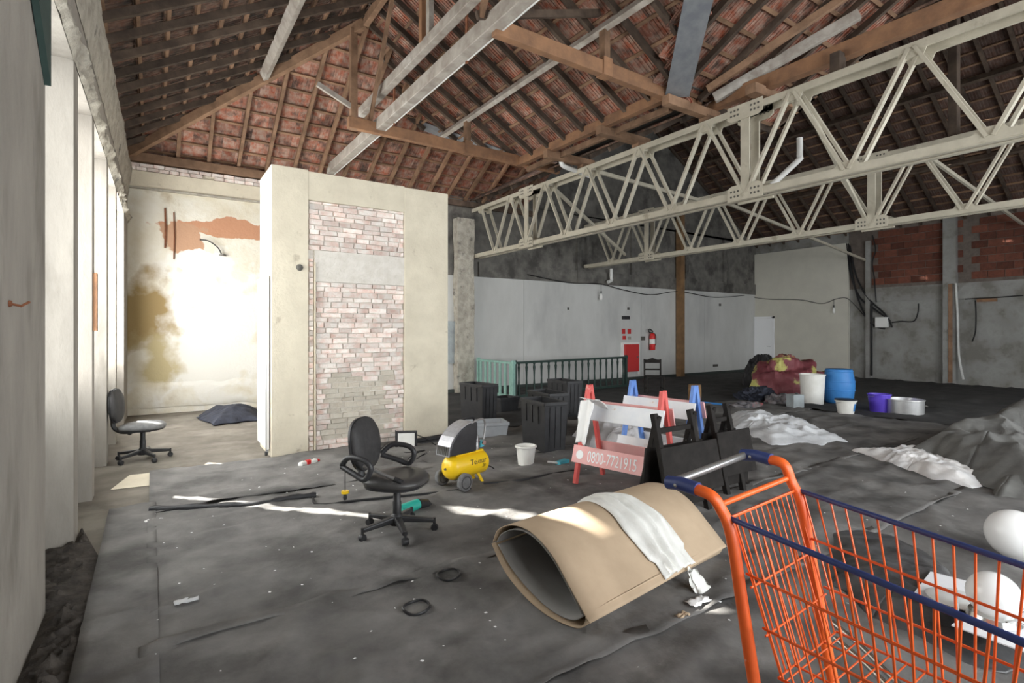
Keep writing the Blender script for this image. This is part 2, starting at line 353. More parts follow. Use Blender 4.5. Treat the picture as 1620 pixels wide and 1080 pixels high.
# ragged plaster along the head of the wall
def ragged(y0, y1, zlo, zhi, n):
    def fn(u, v):
        y = y0+(y1-y0)*u; k = math.sin(PI*v)
        return (wx(y)+.005+(.05+.05*nz3(y*3, v*2.3)+.03*nz3(y*11, v*5))*k, y, zlo+(zhi-zlo)*v+.05*nz3(y*5, 3+v))
    return MB().grid(fn, n, 8)
ragged(3.0, 12.4, 4.1, 4.97, 150).build('plaster_crust', 'plaster_rough', wall_left, 40)
ragged(3.0, 12.4, 3.62, 3.8, 150).build('plaster_crust', 'plaster_rough', wall_left, 40)
for (y0, y1), gaps in zip(LEFT_OPENINGS, ([], [(5.60, 6.10, 3.18, 3.56)], [(6.95, 7.10, .9, 2.4), (7.45, 7.91, 2.9, 3.45)], [(8.78, 8.95, 1.0, 1.4)], [])):
    i = LEFT_OPENINGS.index((y0, y1))+1
    wn = thing('window_%d' % i, None, None, (wx(y0)-.27, (y0+y1)/2, .85), kind='structure'); yc = (y0+y1)/2; hw = (y1-y0)/2
    f = MB()
    for a, b in ((-hw, -hw+.04), (hw-.04, hw)): f.box(-.03, .03, a, b, 0, 2.77)
    f.box(-.03, .03, -hw, hw, 0, .04); f.box(-.03, .03, -hw, hw, 2.73, 2.77); f.build('window_frame', 'frame_dark', wn)
    # panes: panels around open gaps that are placed to throw the sun strips
    ys = sorted({y0+.04, y1-.04, *[g[0] for g in gaps], *[g[1] for g in gaps]}); zs = sorted({.89, 3.58, *[g[2] for g in gaps], *[g[3] for g in gaps]})
    for a, b in zip(ys, ys[1:]):
        for c, d in zip(zs, zs[1:]):
            if any(g[0] <= (a+b)/2 <= g[1] and g[2] <= (c+d)/2 <= g[3] for g in gaps): continue
            MB().box(-.004, .004, a-yc, b-yc, c-.85, d-.85).build('pane', 'pane_white', wn)
# translucent glass for the panes
pm = MATS['pane_white']; nt = pm.node_tree; tr = N(nt, 'ShaderNodeBsdfTranslucent'); tr.inputs[0].default_value = (.9, .93, .95, 1)
mx = N(nt, 'ShaderNodeMixShader'); mx.inputs[0].default_value = .7
nt.links.new(nt.nodes['Principled BSDF'].outputs[0], mx.inputs[1]); nt.links.new(tr.outputs[0], mx.inputs[2]); nt.links.new(mx.outputs[0], nt.nodes['Material Output'].inputs[0])

# back wall
prof = [(-.95, 0), (20.4, 0), (20.4, 5.0), (13.5, 8.7), (7.3, 5.15), (7.0, 4.78), (-.95, 4.78)]
wall_back = struct(MB().prism([(x, z) for x, z in prof], (0, 12.8, 0), (1, 0, 0), (0, 0, 1), .4).build('wall_back', 'plaster_peeling'), 'old end wall with peeling cream plaster')
MB().box(3.6, 20.0, 12.37, 12.4, 3.03, 5.1).build('concrete_band', 'concrete_dark', wall_back)
bm_ = MB()
bm_.prism([(7.0, 5.1), (20, 5.0), (13.5, 8.66), (7.3, 5.15)], (0, 12.4, 0), (1, 0, 0), (0, 0, 1), .03).build('gable_infill', 'concrete_dark', wall_back)
MB().box(7.2, 20.0, 12.30, 12.37, 3.03, 3.42).build('ring_beam', 'concrete_dark', wall_back)
xs = [3.6, 9.08, 13.0, 16.6, 20.0]
xs = [3.6, PY(830, 500, 12.3).x, 13.4, 16.7, 20.0]
for a, b in zip(xs, xs[1:]): MB().box(a+.004, b-.004, 12.34, 12.4, 0, 3.03).build('lining_panel', 'lining_white', wall_back)
for x in (10.6, 12.9, 15.6, 17.8): MB().box(x, x+.14, 12.27, 12.38, 3.03, 5.0).build('stub_column', 'concrete_dark', wall_back)
tag(MB().box(3.6, 20, 12.30, 12.34, 0, .10).build('baseboard_back', 'frame_dark'), kind='structure')
# left bay of the back wall: moulding, brick remains at the top, lower patch line
MB().box(WX, 2.2, 12.33, 12.4, 4.30, 4.62).build('moulding', 'concrete_cream', wall_back)
MB().box(WX, 2.2, 12.30, 12.4, 4.285, 4.315).build('moulding_lip', 'plaster_rough', wall_back)
k = 0
for row, z in enumerate((4.63, 4.70)):
    x = WX+.05*row
    while x < 2.3:
        L = .2+random.uniform(-.05, .04)
        if random.random() > .12:
            MB().box(x, x+L-.012, 12.30+random.uniform(0, .05), 12.42, z, z+.06).build('brick', 'brick_pale', wall_back)
        x += L
def skirt(u, v):
    x = WX+2.7*u; return (x, 12.385-.03*(math.sin(PI*v)**.5)-.01*nz3(x*4, v*3), .12+.48*v+.05*nz3(x*3, 7+v))
MB().grid(skirt, 60, 8).build('plaster_skirt', 'plaster_peeling', wall_back, 40)
# right wall: white drywall, concrete below, hollow brick above
wall_right = struct(MB().box(20.0, 20.4, -3.4, 12.8, 0, 5.0).build('wall_right', 'concrete_grey'), 'long concrete and brick side wall')
MB().box(19.88, 20.0, 8.9, 12.36, 0, 4.62).build('drywall_panel', 'drywall_beige', wall_right)
MB().box(19.93, 20.0, -3.0, 8.3, 2.56, 3.02).build('concrete_beam', 'concrete_grey', wall_right)
MB().box(19.97, 20.0, -3.0, 8.9, 3.02, 4.99).build('mortar_bed', 'brick_mortar_dark', wall_right)
protob = MB().box(-.016, .0, 0, .36, 0, .205).build('brick', 'brick_red', wall_right)
first = True
for r in range(8):
    y = 8.2-(r % 2)*.19
    while y > .8:
        if not (5.85 < y+.18 < 6.25):
            o = protob if first else link_copy(protob, wall_right); first = False
            o.location = (19.968+random.uniform(-.006, .006), y-.36, 3.12+r*.222); o.scale = (1, 1, 1) if y-.36 > .5 else (1, 1, 1)
        y -= .375
MB().box(19.80, 20.0, 5.9, 6.22, 0, 4.98).build('pilaster', 'concrete_grey', wall_right)
MB().box(19.78, 19.82, 5.98, 6.08, .05, 3.0).build('timber_strip', 'wood_brown', wall_right)
MB().box(19.86, 20.0, 8.22, 8.36, 0, 4.6).build('pilaster', 'concrete_grey', wall_right)
# front wall behind the camera, its right-hand windows added for their light
wf = MB(); xs = [-.95]
for a, b in FRONT_OPENINGS: wf.box(xs[-1], a, -3.4, -3.0, 0, 5.0); wf.box(a, b, -3.4, -3.0, 0, .7); wf.box(a, b, -3.4, -3.0, 3.5, 5.0); xs.append(b)
wf.box(xs[-1], 20.4, -3.4, -3.0, 0, 5.0)
wf.prism([(-.95, 5), (6.7, 5), (3, 7.1)], (0, -3.0, 0), (1, 0, 0), (0, 0, 1), .4); wf.prism([(7, 5), (20.4, 5), (13.5, 8.7)], (0, -3.0, 0), (1, 0, 0), (0, 0, 1), .4)
struct(wf.build('wall_front', 'lining_white'), 'street wall with tall windows')
for i, (a, b) in enumerate(FRONT_OPENINGS):
    wn = thing('window_%d' % (6+i), None, None, ((a+b)/2, -3.2, .7), kind='structure'); hw = (b-a)/2; f = MB()
    for c, d in ((-hw, -hw+.05), (-.03, .03), (hw-.05, hw)): f.box(c, d, -.03, .03, 0, 2.8)
    f.box(-hw, hw, -.03, .03, 0, .05); f.box(-hw, hw, -.03, .03, 2.75, 2.8); f.build('window_frame', 'white_paint', wn)
    for c, d in ((-hw+.05, -.03), (.03, hw-.05)): MB().box(c, d, -.003, .003, .05, 2.75).build('pane', 'pane_white', wn)
# brick shaft standing in the room
SX0, SX1, SY0, SY1, SH = 1.25, 3.73, 7.3, 8.15, 3.68
shaft = thing('wall_shaft', 'cream concrete shaft with brick infill panels', None, (SX0, SY0, 0), kind='structure')
PX0, PX1 = 1.70-SX0, 3.03-SX0; W = SX1-SX0; D = SY1-SY0
b = MB().box(.02, W-.02, .08, D-.02, 0, SH-.03); b.build('mortar_core', 'mortar', shaft)
MB().box(0, PX0, 0, D, 0, SH+.02).build('concrete_pier', 'concrete_cream', shaft, bevel=.008)
MB().box(PX1, W, 0, D, 0, SH-.01).build('concrete_pier', 'concrete_cream', shaft, bevel=.008)
MB().box(PX0, PX1, .004, .1, 3.31, SH).build('concrete_beam', 'concrete_cream', shaft)
MB().box(PX0+.08, PX1, .012, .1, 2.25, 2.66).build('concrete_lintel', 'mortar', shaft)
MB().box(PX0, PX1, .055, .1, 0, 3.31).build('mortar_bed', 'mortar', shaft)
MB().box(PX0+.075, PX0+.088, -.012, .06, .03, 2.5).build('metal_strip', 'concrete_cream', shaft)
def bricks(z0, z1, xa, xb, wash=None):
    z = z0; r = 0
    while z < z1-.03:
        hgt = random.uniform(.058, .078); x = xa-(random.uniform(.03, .13))
        while x < xb-.03:
            L = random.uniform(.16, .27); a, c = max(x, xa), min(x+L, xb)
            if c-a > .05:
                cx, cz = (a+c)/2, z+hgt/2; j = random.uniform(-.012, .010); m = 'brick_washed' if wash and wash(cx, cz) else 'brick_pale'
                e = [random.uniform(-.006, .006) for _ in range(8)]; y = .03+j+(.012 if m == 'brick_washed' else 0)
                x0_, x1_, z0_, z1_ = a+.007, c-.007, z+.006, min(z+hgt, z1)-.005
                MB().add([(x0_+e[0], y, z0_+e[1]), (x1_+e[2], y, z0_+e[3]), (x1_+e[4], y, z1_+e[5]), (x0_+e[6], y, z1_+e[7]),
                          (x0_-.004, .07, z0_-.003), (x1_+.004, .07, z0_-.003), (x1_+.004, .07, z1_+.003), (x0_-.004, .07, z1_+.003)],
                         [(0, 1, 2, 3), (0, 4, 5, 1), (1, 5, 6, 2), (2, 6, 7, 3), (3, 7, 4, 0)]).build('brick', m, shaft)
            x += L
        z += hgt; r += 1
bricks(2.66, 3.31, PX0+.01, PX1)
bricks(.02, 2.25, PX0+.10, PX1, lambda x, z: .68 < x < 1.55 and .12 < z < .98+.06*math.sin(x*9))
bricks(.02, 2.55, PX0+.005, PX0+.07)
# white panel fixed to the shaft's side, on a castor
pn = thing('side_panel', 'white panel leaning on the left side of the brick shaft', 'panel', (1.235, 7.36, 0))
MB().box(-.03, 0, 0, .70, .10, 2.3).build('board', 'white_paint', pn); MB().box(-.034, -.03, -.0, .05, .10, 2.3).build('perforated_strip', 'metal_grey', pn)
MB().lathe([(.0, -.015), (.03, -.015), (.03, .015), (0, .015)], 12, (-.03, .03, .045), (1, 0, 0)).build('castor', 'plastic_black', pn, 40)
MB().beam((-.02, .03, .045), (-.02, .03, .11), .04, .03).build('castor_fork', 'metal_grey', pn)
# rough pilaster at the back wall carrying the near truss
def rough_pier(u, v):
    a = 2*PI*u; c, s = math.cos(a), math.sin(a); k = 1/max(abs(c), abs(s)); z = 3.45*v
    r = 1+.10*nz3(c*2, s*2, z*2.3)+.06*nz3(c*6, s*6, z*6)
    return (6.70+.24*c*k*r, 12.22+.12*s*k*r, z*1.3)
MB().grid(rough_pier, 32, 50).build('pier_stub', 'plaster_rough', wall_back, 40)
# door in the drywall
d1 = thing('door_1', 'white flush door with white frame', None, (19.86, PX(1203, 580, 19.86).y, 0), kind='structure')
yl, yr = PX(1182, 540, 19.86).y, PX(1225, 540, 19.86).y; hw = abs(yl-yr)/2; HD = 2.15
f = MB(); f.box(-.03, .02, -hw, -hw+.07, 0, HD); f.box(-.03, .02, hw-.07, hw, 0, HD); f.box(-.03, .02, -hw, hw, HD-.07, HD); f.build('door_frame', 'door_white', d1)
MB().box(-.015, .02, -hw+.075, hw-.075, .01, HD-.075).build('door_leaf', 'door_white', d1)
MB().tube([(-.02, -hw+.14, 1.0), (-.06, -hw+.14, 1.0), (-.06, -hw+.26, 1.0)], .012, 6).build('door_handle', 'metal_grey', d1)
# ================================================================ ROOF
TP, TL = .245, .35                                                # tile pitch across, gauge up the slope
def tile_mesh(m):
    b = MB(); w_, l_ = .252, .41
    b.box(-w_/2, w_/2, -.03, l_-.03, 0, .014)
    for x in (-.085, -.03, .03, .085): b.box(x-.011, x+.011, -.03, l_-.04, -.010, 0)
    b.box(-w_/2, w_/2, -.035, -.015, -.016, 0)
    return b
def clip(poly, p, d):
    t0, t1 = -1e9, 1e9; n = len(poly)
    area2 = sum(poly[i][0]*poly[(i+1) % n][1]-poly[(i+1) % n][0]*poly[i][1] for i in range(n)); sg = 1 if area2 > 0 else -1
    for i in range(n):
        a, b = poly[i], poly[(i+1) % n]; ex, ey = b[0]-a[0], b[1]-a[1]; nx, ny = -ey*sg, ex*sg
        num = (p[0]-a[0])*nx+(p[1]-a[1])*ny; den = d[0]*nx+d[1]*ny
        if abs(den) < 1e-9:
            if num < 0: return None
            continue
        t = -num/den
        if den > 0: t0 = max(t0, t)
        else: t1 = min(t1, t)
    return (t0, t1) if t1-t0 > .05 else None
def roof(name, label, O, S, U, poly3, mt, raft_sp, slip=0.0, maxparts=300, rm='wood_dark', bm='wood_brown', rw=.06):
    # O a point on the plane, S along the eave, U up the slope; plane = underside of the tiles
    O, S, U = Vector(O), Vector(S).normalized(), Vector(U).normalized(); n = S.cross(U)
    if n.z < 0: n = -n
    poly = [((Vector(p)-O).dot(S), (Vector(p)-O).dot(U)) for p in poly3]
    root = thing(name, label, None, O, kind='structure')
    smin, smax = min(p[0] for p in poly), max(p[0] for p in poly); umin, umax = min(p[1] for p in poly), max(p[1] for p in poly)
    s = math.ceil(smin/raft_sp)*raft_sp+.07
    while s < smax:
        c = clip(poly, (s, 0), (0, 1))
        if c: MB().beam(S*s+U*c[0]-n*.085, S*(s+random.uniform(-.015, .015))+U*c[1]-n*.085, rw, .09, n).build('rafter', rm, root)
        s += raft_sp
    u = math.ceil(umin/TL)*TL
    while u < umax:
        c = clip(poly, (0, u), (1, 0))
        if c: MB().beam(S*c[0]+U*u-n*.024, S*c[1]+U*u-n*.024, .045, .032, n).build('batten', bm, root)
        u += TL
    M3 = Matrix((S, U, n)).transposed()
    if M3.determinant() < 0: M3 = Matrix((-S, U, n)).transposed()
    tiles = []
    j = math.floor(umin/TL)-1
    while j*TL < umax:
        c = clip(poly, (0, j*TL+.17), (1, 0)) if umin-.12 < j*TL+.17 < umax+.17 and umin+.02 < j*TL+.17 < umax-.02 else (clip(poly, (0, umax-.03), (1, 0)) if umax-.02 <= j*TL+.17 < umax+.2 else (clip(poly, (0, umin+.03), (1, 0)) if umin-.12 < j*TL+.17 <= umin+.02 else None))
        if c:
            i = math.floor(c[0]/TP)
            while i*TP < c[1]+TP*.5:
                ps = S*(i*TP)+U*(j*TL)+n*.006; pr = project(O+ps+U*.17)
                seen = -60 < pr[0] < 1680 and -60 < pr[1] < 600 and pr[2] > .5
                tiles.append((pr[2] if seen else 1e6+abs(pr[2]), ps)); i += 1
        j += 1
    tiles.sort(key=lambda q: q[0])
    base = tile_mesh(mt); me = base.mesh('tile', mt); stuff = MB(); q_t = Matrix.Rotation(math.radians(2.6), 3, 'X')
    for k, (t, ps) in enumerate(tiles):
        rot = M3 @ q_t @ Matrix.Rotation(random.uniform(-.012, .012), 3, 'Z'); off = Vector((random.uniform(-.004, .004), random.uniform(-.012, .012), random.uniform(0, .006)))
        if slip and random.random() < slip: off += Vector((random.uniform(-.01, .01), random.uniform(-.075, -.045), .012))
        if k < maxparts and t < 1e5:
            o = bpy.data.objects.new('tile', me); col.objects.link(o); o.parent = root; o.matrix_local = Matrix.Translation(ps+M3 @ off) @ rot.to_4x4()
        else: stuff.add([ps+M3 @ off+rot @ v for v in base.v], base.f)
    if stuff.v: tag(stuff.build('tile_field', mt, root), kind='stuff')
    return root
PT = .57
zA = lambda x: 5.06+PT*(x-WX); zB = lambda y: 5.06+PT*(12.4-y); zC = lambda x: 5.16+PT*(6.3-x); zD = lambda x: 5.2+PT*(x-7.3); zG = lambda x: zD(13.5)-PT*(x-13.5)
P3 = lambda pts, f: [(x, y, f(x, y)) for x, y in pts]
roof('ceiling_left', 'tiled roof slope rising from the left wall', (WX, 4, zA(WX)), (0, 1, 0), (1, 0, PT), P3([(-1, -3.4), (3, -3.4), (3, 8.95), (WX, 12.4), (-1, 12.95)], lambda x, y: zA(x)), 'roof_tile_aged', .53)
roof('ceiling_back', 'tiled roof slope rising from the end wall', (3, 12.4, zB(12.4)), (1, 0, 0), (0, -1, PT), P3([(-1, 12.95), (3, 8.95), (8.6, 8.95), (8.6, 12.95)], lambda x, y: zB(y)), 'roof_tile', .53, rm='wood_brown')
roof('ceiling_middle', 'red tiled roof slope falling to the gutter', (6.3, 4, zC(6.3)), (0, 1, 0), (-1, 0, PT), P3([(3, 1.44), (6.3, 5.2), (6.45, 5.35), (6.45, 9.0), (4.6, 10.85), (3, 8.98)], lambda x, y: zC(x)), 'roof_tile', .50)
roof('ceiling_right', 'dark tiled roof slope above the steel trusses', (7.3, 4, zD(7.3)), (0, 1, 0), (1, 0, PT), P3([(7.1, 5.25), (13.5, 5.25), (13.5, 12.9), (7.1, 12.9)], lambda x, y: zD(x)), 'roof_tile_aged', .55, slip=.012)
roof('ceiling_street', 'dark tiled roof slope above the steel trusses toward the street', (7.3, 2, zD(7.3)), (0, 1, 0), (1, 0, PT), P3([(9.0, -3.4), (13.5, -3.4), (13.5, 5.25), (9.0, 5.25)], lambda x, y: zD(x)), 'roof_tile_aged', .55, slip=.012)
zH = lambda y: 5.16+.5*(5.2-y)
hr_ = roof('ceiling_near', 'red tiled roof slope rising toward the camera beside the valley', (6.3, 5.2, zH(5.2)), (1, 0, 0), (0, -1, .5), P3([(6.3, 5.2), (9.1, 5.2), (9.1, -3.4), (3, -3.4), (3, 1.44)], lambda x, y: zH(y)), 'roof_tile', .50)
gi = MB(); gi.prism([(5.3, zH(5.2)-.1), (5.3, zD(9)), (-3.4, zD(9)-.02), (-3.4, zH(-3.4)+.1), (5.2, zH(5.2)+.05)], (9.08, 0, 0), (0, 1, 0), (0, 0, 1), .03)
gi.prism([(1.5, zA(3)-.05), (-3.4, zA(3)-.05), (-3.4, zH(-3.4)+.1), (1.4, zH(1.44)+.06)], (3.0, 0, 0), (0, 1, 0), (0, 0, 1), .03); gi.prism([(6.9, 5.05), (9.1, 5.05), (9.1, zD(9.1)+.05), (7.2, 5.3)], (0, 5.27, 0), (1, 0, 0), (0, 0, 1), -.03)
gi.build('infill_board', 'wood_dark', hr_, loc=-hr_.location)  # boards added to close roof gaps against leaking sky light
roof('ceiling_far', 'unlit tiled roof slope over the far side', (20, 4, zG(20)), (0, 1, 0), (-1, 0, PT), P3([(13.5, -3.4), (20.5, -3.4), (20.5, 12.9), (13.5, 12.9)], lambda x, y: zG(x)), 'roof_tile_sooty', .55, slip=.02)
# gutter between the two roofs, flashing along the cut edge
g = thing('roof_gutter', 'metal gutter between the two tiled roofs above the steel truss', 'gutter', (6.7, 4.7, 5.2))
MB().box(-.45, .65, .4, 4.3, 0, .012).build('gutter_sheet', 'concrete_dark', g); MB().box(-.40, -.36, .6, 4.3, .0, .1).build('gutter_edge', 'flashing', g)
fa = Vector((6.45, 9.0, zC(6.45)-.02)); fb = Vector((4.6, 10.85, zC(4.6)-.02))
tag(MB().beam(fa, fb, .30, .012, (PT, 0, 1)).build('valley_flashing', 'flashing'), 'bright metal flashing along the cut edge of red roof', 'flashing')
def one(name, p, q, wd, ht, m, label, cat='beam', up=(0, 0, 1), bevel=.006):
    p, q = Vector(p), Vector(q); o = MB().beam((0, 0, 0), q-p, wd, ht, up).build(name, m, None, loc=p, bevel=bevel); return tag(o, label, cat)
one('hip_beam', (WX, 12.4, zA(WX)-.20), (3, 8.95, zA(3)-.22), .09, .17, 'wood_brown', 'long hip beam climbing from the corner of the peeling wall')
one('ridge_beam', (3, 8.9, zA(3)-.22), (3, -3, zA(3)-.22), .09, .16, 'wood_brown', 'ridge beam under the peak of the left roof')
one('ridge_beam', (13.5, 12.3, zD(13.5)-.2), (13.5, -3, zD(13.5)-.2), .1, .18, 'wood_dark', 'dark ridge beam high above the far side')
one('wall_plate', (WX, 12.33, 4.87), (3.2, 12.33, 4.87), .14, .16, 'wood_brown', 'timber plate on top of the peeling end wall')
one('wall_plate', (3.2, 12.33, 4.90), (9, 12.33, 4.90), .14, .14, 'wood_dark', 'dark timber plate behind the brick shaft top')
pa = PX(433, 116, 1.62); one('purlin', (1.62, 10.15, zA(1.62)-.22), (1.62, -3, zA(1.62)-.22), .09, .15, 'wood_grey', 'grey purlin under the left roof slope ending at hip beam', 'purlin', up=(-PT, 0, 1))
one('purlin', (5.05, 10.2, zC(5.05)-.20), (5.05, -3, zC(5.05)-.20), .08, .14, 'wood_grey', 'weathered purlin under the red tiled slope', 'purlin', up=(PT, 0, 1))
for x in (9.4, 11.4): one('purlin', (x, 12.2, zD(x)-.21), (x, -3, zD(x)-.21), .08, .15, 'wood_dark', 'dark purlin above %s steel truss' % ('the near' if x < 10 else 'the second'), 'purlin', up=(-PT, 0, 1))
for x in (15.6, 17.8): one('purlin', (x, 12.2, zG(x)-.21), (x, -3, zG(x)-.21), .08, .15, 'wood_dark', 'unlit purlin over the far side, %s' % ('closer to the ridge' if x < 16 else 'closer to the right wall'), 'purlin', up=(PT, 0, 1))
# pair of pale spine beams under the ridge
sp = thing('spine_beam', 'pair of long pale beams running overhead to the brick shaft', 'beam', (3.3, 12.2, 5.18))
MB().beam((0, 0, 0), (0, -15.2, 0), .15, .20).build('lower_beam', 'wood_grey', sp, bevel=.01)
MB().beam((.085, 0, -.085), (.085, -15.2, -.085), .02, .03).build('lower_strip', 'white_paint', sp)
MB().beam((-.02, -2.2, .52), (-.02, -15.2, .52), .12, .16).build('upper_beam', 'wood_grey', sp, bevel=.01)
for y in (-5.3, -5.05): MB().beam((-.06, y, .58), (-.06, y, 1.62), .07, .10, (0, 1, 0)).build('post', 'wood_orange' if y > -5.2 else 'wood_grey', sp)
for y in (-3.6, -6.1, -8.7): MB().beam((.085, y, -.12), (.085, y, .62), .02, .05, (0, 1, 0)).build('hanger_strap', 'rust', sp)
# timber frames: tie, king post, purlin post, braces
def frame(Y, label, xl, xr, m):
    t = thing('roof_truss', label, 'roof truss', (3.0, Y, 5.02))
    MB().beam((xl-3, 0, .10), (xr-3, 0, .06), .11, .19).build('tie_beam', m, t, bevel=.008)
    MB().beam((-.15 if Y > 8 else .26, .02, 0 if Y > 8 else .78), (-.15 if Y > 8 else .20, .02, zA(3)-5.02-.3), .11, .12, (0, 1, 0)).build('king_post', 'wood_brown', t, bevel=.006)
    MB().beam((2.05, 0, .0), (2.05, 0, zC(5.05)-5.02-.25), .10, .12, (0, 1, 0)).build('purlin_post', 'wood_brown', t, bevel=.006)
    MB().box(1.97, 2.13, -.075, .075, -.02, .22).build('post_block', 'wood_orange', t)
    MB().beam((.15, .05, .2), (.05, -1.3, 1.75), .05, .09).build('brace', 'wood_brown', t)
    MB().beam((2.0, .05, .85), (.1, .05, .2), .05, .09).build('strut', 'wood_dark', t) if Y < 6 else None
    MB().beam((-.12, .0, .35), (-.75, .0, .62), .05, .08).build('short_strut', 'wood_grey', t)
    return t
frame(9.08, 'orange tie beam with posts just behind the shaft top', 2.75, 7.3, 'wood_orange')
frame(5.3, 'heavy tie beam ending over the near steel truss', 3.3, 7.05, 'wood_orange')
frame(1.6, 'tie beam directly above the cart', 3.3, 7.05, 'wood_orange')
# beams beside the gutter
one('gutter_beam', (6.28, 9.1, 5.06), (6.28, 5.25, 5.06), .12, .16, 'wood_orange', 'timber beam under the lower edge of the red slope')
one('gutter_beam', (6.5, 9.1, 4.95), (6.5, 5.4, 4.95), .08, .10, 'wood_brown', 'thin timber beam just below the red slope edge')
one('eave_beam', (7.22, 5.25, 5.10), (7.22, -2.8, 5.10), .14, .20, 'wood_orange', 'large orange timber beam lying above the near steel truss')
for y, l in ((8.05, 'farther'), (6.6, 'middle'), (5.2, 'nearer')):
    one('bearer', (6.15, y, 4.93), (7.35, y, 4.93), .13, .14, 'wood_brown', '%s short timber bearer resting on the near truss' % l)
    one('packing_block', (7.1, y-.08, 4.85), (7.1, y+.08, 4.85), .18, .08, 'wood_brown', 'timber block packed under the %s bearer' % l, 'block')
one('bearer', (6.9, 4.35, 4.96), (7.9, 4.35, 4.96), .16, .14, 'wood_brown', 'timber bearer under the large orange beam beside splice plate')
one('valley_post', PX(1084, 138, 6.45), PX(1112, 2, 6.0), .09, .09, 'wood_orange', 'slender orange post rising beside the grey valley sheet', 'post')
one('roof_brace', (7.0, 5.0, 5.08), (7.9, 3.4, 5.85), .10, .14, 'wood_grey', 'weathered brace rising right from the end of the tie beam', 'brace')
one('roof_brace', (6.7, 4.9, 5.10), (7.4, 3.3, 5.9), .07, .10, 'wood_brown', 'thin brown brace behind the weathered one', 'brace')
vs0 = Vector((6.46, 5.0, 5.3)); 
tag(MB().add([*[(x, y, z-.235+o*.01) for o in (0, 1) for x, y, z in ((6.22, 5.27, 5.24), (6.50, 5.06, 5.24), (4.76, 3.06, 6.24), (4.48, 3.27, 6.24))]],
    [(0, 1, 2, 3), (7, 6, 5, 4), (0, 4, 5, 1), (1, 5, 6, 2), (2, 6, 7, 3), (3, 7, 4, 0)]).build('valley_sheet', 'flashing'), 'grey metal sheet set in the valley between red slopes', 'flashing')
# ================================================================ STEEL TRUSSES
def truss(X, label):
    t = thing('steel_truss', label, 'truss', (X, 0, 3.5)); ZT = 1.28; SPC = 1.338; T0 = 2.47-SPC*3
    ya, yb = -2.6, 12.3
    for s in (-.12, .12):
        # chords: an angle, i.e. a leaf lying flat and a leaf standing
        for nm, z, k in (('bottom_chord', 0, 1), ('top_chord', ZT, -1)):
            b = MB(); b.box(s-.012, s+.012, ya, yb, min(0, k*.09)+z, max(0, k*.09)+z); sg = 1 if s > 0 else -1
            b.box(min(s, s-sg*.08), max(s, s-sg*.08), ya, yb, z-(.008 if k > 0 else -.0), z+.008); b.build(nm, 'steel_cream', t)
        k = 0
        while T0+k*SPC < yb+.1:
            yt = T0+k*SPC; yb0 = yt-SPC/2; yb1 = yt+SPC/2
            for ybm in (yb0, yb1):
                if ybm < yb and ybm > ya and yt < yb: MB().beam((s, ybm+(yt-ybm)*.04, .05), (s, ybm+(yt-ybm)*.96, ZT-.05), .035, .065, (1, 0, 0)).build('diagonal', 'steel_cream', t)
            if yt < yb: MB().prism([(-.17, ZT-.01), (.17, ZT-.01), (.11, ZT-.16), (-.11, ZT-.16)], (s-.006, yt, 0), (0, 1, 0), (0, 0, 1), .012).build('gusset_plate', 'steel_cream', t)
            if ya < yb0 < yb: MB().prism([(-.2, .01), (.2, .01), (.1, .15), (-.1, .15)], (s-.006, yb0, 0), (0, 1, 0), (0, 0, 1), .012).build('gusset_plate', 'steel_cream', t)
            k += 1
        for ys in (T0+SPC*4.5, T0+SPC*8.5, T0+SPC*.5):
            if not ya < ys < yb: continue
            MB().beam((s, ys, .1), (s, ys, ZT-.1), .03, .13, (0, 1, 0)).build('splice_post', 'steel_cream', t)
            for zz in (.06, ZT-.06):
                pl = MB().prism([(-.27, -.10), (.27, -.10), (.27, .08), (.20, .12), (-.20, .12), (-.27, .08)] if zz < .5 else [(-.27, .10), (-.27, -.08), (-.20, -.12), (.20, -.12), (.27, -.08), (.27, .10)], (s-.012, ys, zz), (0, 1, 0), (0, 0, 1), -.012 if s < 0 else .03).build('splice_plate', 'steel_cream', t)
                b = MB()
                for yy in (-.21, -.155, -.10, .10, .155, .21):
                    for z2 in (-.035, .035): b.lathe([(.016, 0), (.016, .008)], 8, (s-.028, ys+yy, zz+z2), (1, 0, 0))
                tag(b.build('bolt_row', 'bolt_dark', t), kind='stuff')
        for yt in (T0+SPC*i for i in range(3, 11)):
            pass
    for i in range(2, 11):
        y = T0+SPC*i
        if y < yb: MB().beam((-.12, y, ZT-.03), (.12, y, ZT-.03), .05, .05).build('batten_plate', 'steel_cream', t)
    return t
truss(7.1, 'nearer cream steel lattice truss spanning the hall'); truss(11.0, 'farther cream steel lattice truss beyond the first')
def steelbar(p, q, label): tag(MB().beam((0, 0, 0), Vector(q)-Vector(p), .05, .07).build('steel_brace', 'steel_cream', None, loc=Vector(p)), label, 'steel brace')
steelbar((7.22, 3.8, 4.72), (10.88, 4.6, 3.7), 'sloping steel bar between the trusses beside bolted splice')
steelbar((7.22, 7.82, 4.72), (10.88, 7.9, 4.6), 'level steel bar joining truss tops before the dark roof')
steelbar((7.22, 9.15, 4.68), (10.88, 10.6, 3.7), 'sloping steel bar between the trusses near the white wall')
steelbar((11.12, 3.8, 4.72), (19.7, 4.4, 4.5), 'long steel bar from far truss toward the brick wall')
steelbar((11.12, 7.8, 4.68), (19.7, 8.3, 3.95), 'long steel bar from far truss to the drywall edge')
for X, y, l in ((7.1, 3.3, 'near'), (11, 3.3, 'far')):
    one('truss_packer', (X, y, 4.80), (X, y, zD(X)-.15 if X > 10 else 5.05), .12, .16, 'wood_dark', 'short post between the %s truss and the roof' % l, 'post')
